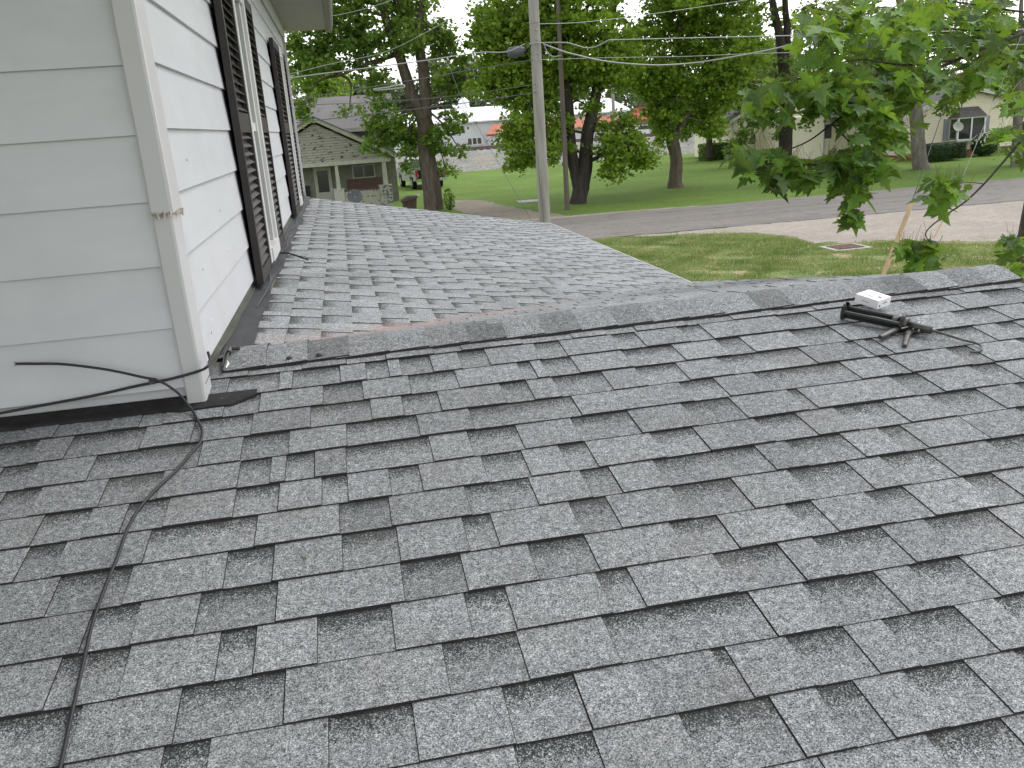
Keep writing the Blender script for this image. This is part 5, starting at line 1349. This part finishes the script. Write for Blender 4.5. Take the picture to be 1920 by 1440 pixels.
clumps = [ # px,py,Y, rx,ry, dY, n
 (1470, 185, 5.0, 85, 42, .30, 48), (1545, 160, 5.1, 60, 45, .3, 30), (1530, 70, 5.2, 50, 50, .3, 26), (1560, 30, 5.4, 60, 30, .3, 16), (1640, 50, 5.4, 100, 55, .4, 48), (1740, 40, 5.7, 80, 45, .4, 30),
 (1640, 165, 5.3, 90, 50, .35, 52), (1700, 195, 5.3, 60, 45, .3, 30), (1612, 200, 5.1, 50, 34, .3, 28), (1665, 240, 5.2, 45, 36, .3, 22),
 (1440, 310, 4.95, 55, 30, .25, 24), (1520, 318, 5.0, 75, 24, .3, 34), (1605, 310, 5.05, 65, 30, .3, 34), (1640, 275, 5.1, 50, 35, .3, 22),
 (1600, 355, 5.0, 36, 32, .2, 16), (1592, 395, 5.0, 14, 14, .1, 4), (1480, 335, 4.95, 40, 18, .2, 12), (1450, 345, 4.9, 12, 12, .1, 3), (1392, 290, 4.9, 34, 10, .1, 6), (1592, 412, 5., 10, 8, .05, 3),
 (1775, 350, 5.5, 44, 22, .2, 20), (1755, 372, 5.45, 26, 18, .15, 8), (1728, 475, 5.4, 46, 24, .2, 22), (1695, 458, 5.4, 22, 12, .15, 6), (1735, 500, 5.4, 34, 10, .15, 8),
 (1905, 478, 6.3, 28, 38, .2, 22), (1890, 262, 5.8, 32, 26, .2, 12), (1910, 290, 5.8, 20, 14, .15, 5), (1830, 90, 5.8, 60, 50, .4, 14), (1890, 120, 5.8, 50, 50, .4, 16), (1860, 30, 6., 60, 40, .4, 26), (1780, 20, 5.8, 60, 30, .4, 18), (1900, 180, 5.9, 30, 34, .3, 10), (1800, 145, 5.6, 45, 26, .3, 12), (1765, 160, 5.5, 40, 30, .25, 12), (1832, 150, 5.6, 40, 20, .25, 12), (1700, 120, 5.5, 60, 40, .3, 18), (1575, 130, 5.2, 50, 40, .3, 14)]
LS = 0
for (px, py, Y, rx, ry, dy, n) in clumps:
    for i in range(int(n * 1.35)):
        a = rr.uniform(0, 6.283); r = math.sqrt(rr.random())
        c = at(px + rx * r * math.cos(a), py + ry * r * math.sin(a), Y + rr.uniform(-dy, dy))
        s = rr.uniform(.095, .165)
        ang = rr.uniform(0, 6.283)
        tip = Vector((math.cos(ang), math.sin(ang), rr.uniform(-1.1, .05))).normalized()
        nrm = Vector((rr.gauss(0, .45), rr.gauss(0, .45) - .25, 1.))
        V = maple_leaf(c, tip, nrm, s, rr.uniform(.0, .3), rr.uniform(.05, .3), rr)
        b0 = len(LV)
        LV += [tuple(v) for v in V]
        tn = rr.random() ** 1.5
        # centre fan: points of each half against midrib vertices 0 (base) and last (tip)
        mid = Vector(V[0]).lerp(V[nh-1], .33); LV.append(tuple(mid)); mi_ = b0 + 2 * nh
        for h0, sg in ((0, 1), (nh, -1)):
            for j in range(nh - 1):
                tri = (b0 + h0 + j, b0 + h0 + j + 1, mi_)
                LF.append(tri if sg > 0 else tri[::-1]); LT.append(tn)
        # petiole
        q = Vector(V[0]); e = q - tip * s * .35 + Vector((0, 0, s * .55)) 
        PT.tube([q, q.lerp(e, .5) + Vector((0, 0, .006)), e], .0011, 3, cap=False)
fast_mesh('leaves', np.array(LV), np.array(LF), M['leafN'], fm, np.array(LT))
setp(PT.build('leaf_stalks', mat('leaf_stalk', (.16, .12, .05), .6), fm, True), kind='stuff')
